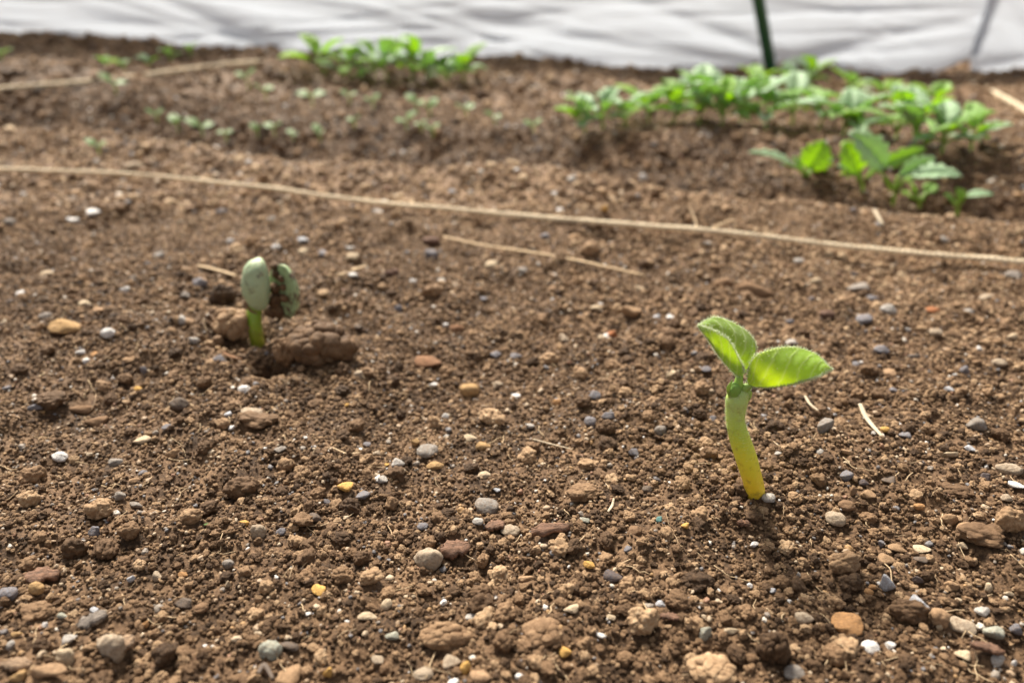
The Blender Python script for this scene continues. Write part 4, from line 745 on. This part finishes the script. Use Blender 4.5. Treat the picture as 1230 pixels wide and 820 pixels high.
def brassica(px, py, hpx, lab, group, seed, nl=4, size=1.0, spread_=1.0, name='leafy_seedling'):
    r_ = random.Random(seed); base = on_ground(px, py, 0, macro); base.z = float(T(base.x, base.y)); m = mpp(base); h_ = hpx*m*1.0
    rt = empty(name, base); tag(rt, lab, 'seedling', group)
    top = base+Vector((r_.uniform(-.15, .15), r_.uniform(-.1, .1), 0.30))*h_; mb = MB()
    mb.tube(spline([base-Vector((0, 0, .006)), base.lerp(top, .5)+Vector((r_.uniform(-.04, .04)*h_, 0, 0)), top], 10), lerp_list([.0014, .0012, .0010], 10), 7); mb.build('stem', M_GSTEM, rt, base)
    a0 = r_.uniform(0, 6.28)
    for i in range(nl):
        a = a0+i*2.4+r_.uniform(-.35, .35); cot = i < 2 and nl > 3; out = Vector((math.cos(a), math.sin(a)*0.8, 0))
        el = r_.uniform(-.05, .45) if cot else r_.uniform(.35, 1.3); L = h_*size*(r_.uniform(.45, .58) if cot else r_.uniform(.62, .95))
        d = (out*math.cos(el)*spread_+Vector((0, 0, math.sin(el)))).normalized(); Pb = top+d*h_*(0.18 if cot else 0.25)
        tip = Pb+(out*math.cos(el*.55)*spread_+Vector((0, 0, math.sin(el*.7)*.95-.15))).normalized()*L
        leaf_part(base.lerp(top, r_.uniform(.55, 1.0)), Pb, tip, L*(r_.uniform(.7, .85) if cot else r_.uniform(.55, .75)), Vector((0, 0, 1)), r_.uniform(.04, .14), r_.uniform(.1, .6), M_GREEN[r_.choice([0, 1, 1, 2])], r_.randrange(999), rt, base, serr=0.03 if cot else .12)
    return rt
# the front cluster, leaf by leaf: base pixel, then (petiole foot, blade foot, tip, width in pixels, which green, depth steps)
FRONT = [((968, 216), 'leafy seedling at the left end of the front cluster, one leaf reaching left',
          [((966, 208), (955, 201), (899, 183), 15, 1, (0, -.004, -.012)), ((968, 210), (970, 203), (990, 169), 36, 2, (0, 0, .004)), ((970, 212), (975, 205), (1002, 188), 15, 1, (0, .003, .012)), ((966, 211), (962, 206), (952, 188), 10, 0, (0, .006, .014))]),
         ((1038, 228), 'tallest leafy seedling of the front cluster, with a big upright pale leaf',
          [((1034, 218), (1030, 208), (1012, 170), 40, 2, (0, 0, .003)), ((1040, 214), (1062, 202), (1020, 158), 32, 1, (0, -.012, -.010)), ((1042, 214), (1052, 200), (1112, 178), 17, 0, (0, .004, .014)), ((1034, 218), (1020, 208), (1006, 200), 11, 1, (0, -.006, -.012))]),
         ((1074, 240), 'leafy seedling in the front cluster with two broad pale leaves on its right',
          [((1074, 228), (1080, 211), (1124, 190), 22, 1, (0, .003, .010)), ((1076, 228), (1094, 212), (1156, 212), 28, 1, (0, -.004, -.012)), ((1070, 228), (1064, 218), (1052, 206), 14, 2, (0, -.004, -.010))]),
         ((1106, 250), 'low bright leafy seedling in the front cluster',
          [((1102, 240), (1098, 231), (1086, 215), 20, 2, (0, 0, -.004)), ((1106, 242), (1112, 232), (1124, 222), 16, 0, (0, .004, .010)), ((1104, 242), (1096, 238), (1082, 232), 12, 2, (0, -.004, -.008))]),
         ((1150, 256), 'small leafy seedling at the right end of the front cluster',
          [((1150, 248), (1152, 242), (1148, 226), 20, 2, (0, 0, .002)), ((1152, 246), (1160, 236), (1194, 234), 12, 1, (0, -.003, -.008)), ((1149, 248), (1143, 241), (1134, 233), 10, 0, (0, .004, .008))])]
for i, ((bx_, by_), lab, leaves) in enumerate(FRONT):
    base = on_ground(bx_, by_, 0, macro); base.z = float(T(base.x, base.y)); rt = empty('leafy_seedling', base); tag(rt, lab, 'seedling', 'leafy seedlings of the front cluster')
    Yb = base.y; f0 = leaves[0][0]; mb = MB(); topp = at_y(f0[0]+1, f0[1], Yb); mb.tube(spline([base-Vector((0, 0, .005)), base.lerp(topp, .5), topp], 8), lerp_list([.0017, .0015, .0012], 8), 7); mb.build('stem', M_GSTEM, rt, base)
    for j, (a, b, c, wpx, gm, (d0, d1, d2)) in enumerate(leaves):
        P0, Pb, P1 = at_y(*a, Yb+d0), at_y(*b, Yb+d1), at_y(*c, Yb+d2); upv = (Vector((0, -.35, 1)) if c[1] > b[1]-20 else Vector((0.1, -1, .45)))
        leaf_part(P0, Pb, P1, wpx*mpp(Pb)*1.1, upv, 0.08, 0.25, M_GREEN[gm], i*10+j, rt, base, serr=.17, pet=.0013)
ORDL = ['first', 'second', 'third', 'fourth', 'fifth', 'sixth', 'seventh', 'eighth', 'ninth', 'tenth', 'eleventh', 'twelfth', 'thirteenth', 'fourteenth', 'fifteenth', 'sixteenth', 'seventeenth', 'eighteenth', 'nineteenth', 'twentieth', 'twenty-first', 'twenty-second', 'twenty-third', 'twenty-fourth', 'twenty-fifth', 'twenty-sixth']
def row(L, text, group, seed0, **kw):
    for i, (px, py, hp) in enumerate(sorted(L)): brassica(px, py, hp, text.format(ORDL[i]), group, seed0+i*7, **kw)
row([(703, 164, 40), (724, 160, 48), (752, 152, 42), (782, 146, 50), (806, 147, 56), (838, 150, 62), (866, 154, 58), (893, 152, 62), (921, 156, 60), (950, 152, 62), (982, 158, 58), (1008, 166, 62), (1038, 166, 54), (1072, 172, 60), (1104, 176, 62), (1132, 182, 56), (1168, 176, 46)],
    'leafy seedling in the long back row, {} from the left along its near side', 'leafy seedlings of the long back row', 100, nl=6, size=.95)
row([(818, 126, 36), (858, 122, 38), (905, 120, 38), (945, 112, 36), (974, 106, 34), (1018, 116, 36), (1062, 130, 38), (1120, 140, 40)], 'leafy seedling behind the long back row, {} from the left', 'leafy seedlings behind the long row', 400, nl=5, size=1.0)
row([(392, 92, 48), (424, 94, 38), (448, 94, 46), (466, 98, 60), (492, 98, 50), (518, 102, 40), (538, 104, 40), (556, 100, 38)], 'leafy seedling in the far row before the white sheet, {} from the left', 'leafy seedlings in the far row', 700, nl=5, size=1.0)
row([(128, 82, 18), (150, 82, 18), (178, 79, 16), (206, 74, 18), (228, 72, 18), (0, 70, 18)], 'low blurred seedling on the far upper left ridge, {} from the left', 'low seedlings on the far left ridge', 900, nl=3, spread_=1.3)
def sprout(px, py, wpx, lab, seed):
    r_ = random.Random(seed); base = on_ground(px, py, 0, macro); base.z = float(T(base.x, base.y)); m = mpp(base); w_ = wpx*m; rt = empty('tiny_sprout', base); tag(rt, lab, 'sprout', 'tiny two-leaf sprouts in the furrow')
    top = base+Vector((0, 0, w_*.55)); mb = MB(); mb.tube([base-Vector((0, 0, .004)), base.lerp(top, .5)+Vector((w_*.05, 0, 0)), top], .0008, 6); mb.build('stem', M_GSTEM, rt, base); a = r_.uniform(-1.2, 1.2); w_ *= r_.uniform(.85, 1.5)
    for s_ in (1, -1):
        d = Vector((math.cos(a)*s_, math.sin(a)*s_, r_.uniform(-.1, .8))); leaf_part(top, top+d*w_*.06, top+d*w_*r_.uniform(.45, .6), w_*.42, Vector((0, -.3, 1)), .06, .12, M_COTL, seed, rt, base, serr=.02)
SPR = sorted([(298, 110, 30), (320, 124, 24), (140, 117, 26), (214, 159, 20), (243, 164, 24), (272, 172, 22), (190, 152, 16), (375, 129, 26), (420, 130, 22), (330, 168, 18), (310, 168, 16), (384, 168, 22), (352, 167, 16), (500, 138, 26), (516, 144, 22), (488, 158, 22), (506, 164, 18), (520, 168, 18), (560, 142, 20), (594, 148, 18), (426, 158, 16), (118, 182, 16), (448, 134, 18), (640, 162, 16), (690, 128, 16)])
for i, (px, py, wp) in enumerate(SPR): sprout(px, py, wp, f'tiny two-leaf sprout in the furrow beyond the twine, {ORDL[i]} from the left', 2000+i)

# ------------------------------------------------------------------ plastic sheet and stake
def film_mat():
    m, t, out = new_mat('plastic_film'); b = N(t, 'ShaderNodeBsdfPrincipled', Roughness=0.26); b.inputs['Base Color'].default_value = (0.76, 0.785, 0.83, 1)
    tr = t.nodes.new('ShaderNodeBsdfTranslucent'); tr.inputs[0].default_value = (0.72, 0.745, 0.785, 1)
    tp = t.nodes.new('ShaderNodeBsdfTransparent'); tp.inputs[0].default_value = (0.95, 0.96, 0.97, 1)
    t.links.new(bump(t, noise(t, 30, 4), 0.003, 0.4), b.inputs['Normal'])
    ms = N(t, 'ShaderNodeMixShader', Fac=0.55); t.links.new(b.outputs[0], ms.inputs[1]); t.links.new(tr.outputs[0], ms.inputs[2])
    m2 = N(t, 'ShaderNodeMixShader', Fac=0.10); t.links.new(ms.outputs[0], m2.inputs[1]); t.links.new(tp.outputs[0], m2.inputs[2]); t.links.new(m2.outputs[0], out.inputs[0]); return m
M_FILM = film_mat()
YS = 1.42
def ridge(s, w_): return np.exp(-np.abs(s)/w_)
def sheet(name, x0, x1, bottom, height, yoff, lab, folds, seed, n=340, k=90):
    xs_ = np.linspace(x0, x1, n); V = np.zeros((n, k, 3)); v = np.linspace(0, 1, k)
    for i, x in enumerate(xs_):
        zb = bottom(x); z = zb+v*height; yy = YS+yoff+0.02*vn(np.full(k, x*2.2), z*3, seed)+0.012*vn(np.full(k, x*6+z*9), z*4, seed+1)+0.02*v*v-0.05*v
        yy = yy - 0.02*np.exp(-v*14)                                # the foot creeps towards the bed
        for (xa, za, slope, wd, am) in folds:                       # creases running down to the right
            s_ = (z-za)-slope*(x-xa); yy = yy-0.5*am*np.exp(-(s_/wd)**2)*(0.6+0.8*vn(np.full(k, x*5), z*0+za*40, seed+5))
        yy = yy+0.005*vn(x*9+z*22, z*12-x*9, seed+3)+0.0025*vn(x*40+z*60, z*30-x*18, seed+4)
        V[i, :, 0] = x; V[i, :, 1] = yy; V[i, :, 2] = z
    idx = np.arange(n*k).reshape(n, k); F_ = np.stack([idx[:-1, :-1], idx[1:, :-1], idx[1:, 1:], idx[:-1, 1:]], -1).reshape(-1, 4)
    o = obj(name, mesh_np(name, V.reshape(-1, 3), F_), M_FILM); md = o.modifiers.new('thickness', 'SOLIDIFY'); md.thickness = 0.0004; md.offset = 0
    tag(o, lab, 'plastic sheet'); return o
def px_x(px, py=60): return at_y(px, py, YS).x
def px_z(py, px=615): return at_y(px, py, YS).z
bx0 = [-3.5, px_x(0), px_x(330), px_x(700), px_x(930), px_x(1010), px_x(1085), px_x(1130), px_x(1172), px_x(1260)]
bz0 = [px_z(62), px_z(62), px_z(82), px_z(88), px_z(88), px_z(80), px_z(93), px_z(80), px_z(60), px_z(40)]
FA = [(px_x(300), px_z(40), -.45, .016, .030), (px_x(80), px_z(42), -.16, .010, .018), (px_x(120), px_z(15), -.22, .02, .02), (px_x(600), px_z(25), -.20, .014, .022), (px_x(480), px_z(55), -.08, .010, .014), (px_x(820), px_z(25), -.34, .012, .024), (px_x(760), px_z(55), -.12, .010, .014),
      (px_x(1100), px_z(35), .22, .012, .026), (px_x(1000), px_z(65), .10, .01, .014), (px_x(200), px_z(-60), -.3, .03, .03), (px_x(900), px_z(-50), .25, .03, .03)]
_r = random.Random(3); FA += [(px_x(_r.uniform(0, 1200)), px_z(_r.uniform(0, 75)), _r.uniform(-.5, .12), _r.uniform(.003, .006), _r.uniform(.006, .014)) for _ in range(16)]
sheet('plastic_sheet', -3.5, px_x(1170), lambda x: float(np.interp(x, bx0, bz0))-0.004, 0.30, 0.0, 'translucent white plastic sheet hanging in folds across the whole background', FA, 31, 520)
YB = YS-0.014
bx1 = [at_y(p_, 95, YB).x for p_ in (1156, 1190, 1230)]+[3.5]; bz1 = [at_y(615, p_, YB).z for p_ in (90, 100, 107, 112)]
FB = [(px_x(1205), px_z(28), -.95, .018, .03), (px_x(1200), px_z(75), .15, .012, .02), (px_x(1400), px_z(40), -.4, .03, .03)]
sheet('plastic_sheet', bx1[0], 3.5, lambda x: float(np.interp(x, bx1, bz1)), 0.30, -0.014, 'overlapping white plastic sheet at the far right corner with a diagonal fold', FB, 57, 240)
M_POLE = plain('green_plastic', (0.018, 0.085, 0.030), 0.3, None, 60, 0.2, 0.0006)
pb = at_y(926, 84, 1.345); pt = at_y(911, 0, 1.335); dv = (pt-pb).normalized(); zt = float(T(pb.x, pb.y))
pb2 = pb-dv*((pb.z-zt)/dv.z); mb = MB(); n = 90; P_ = [pb2+dv*(-0.06+0.66*i/(n-1)) for i in range(n)]
mb.tube(P_, [0.0098*(1+0.05*(i % 6 == 0)) for i in range(n)], 20); po = mb.build('garden_stake', M_POLE, None, pb2); tag(po, 'dark green plastic-coated garden stake standing before the white sheet', 'stake')
print('objects', len(bpy.data.objects))
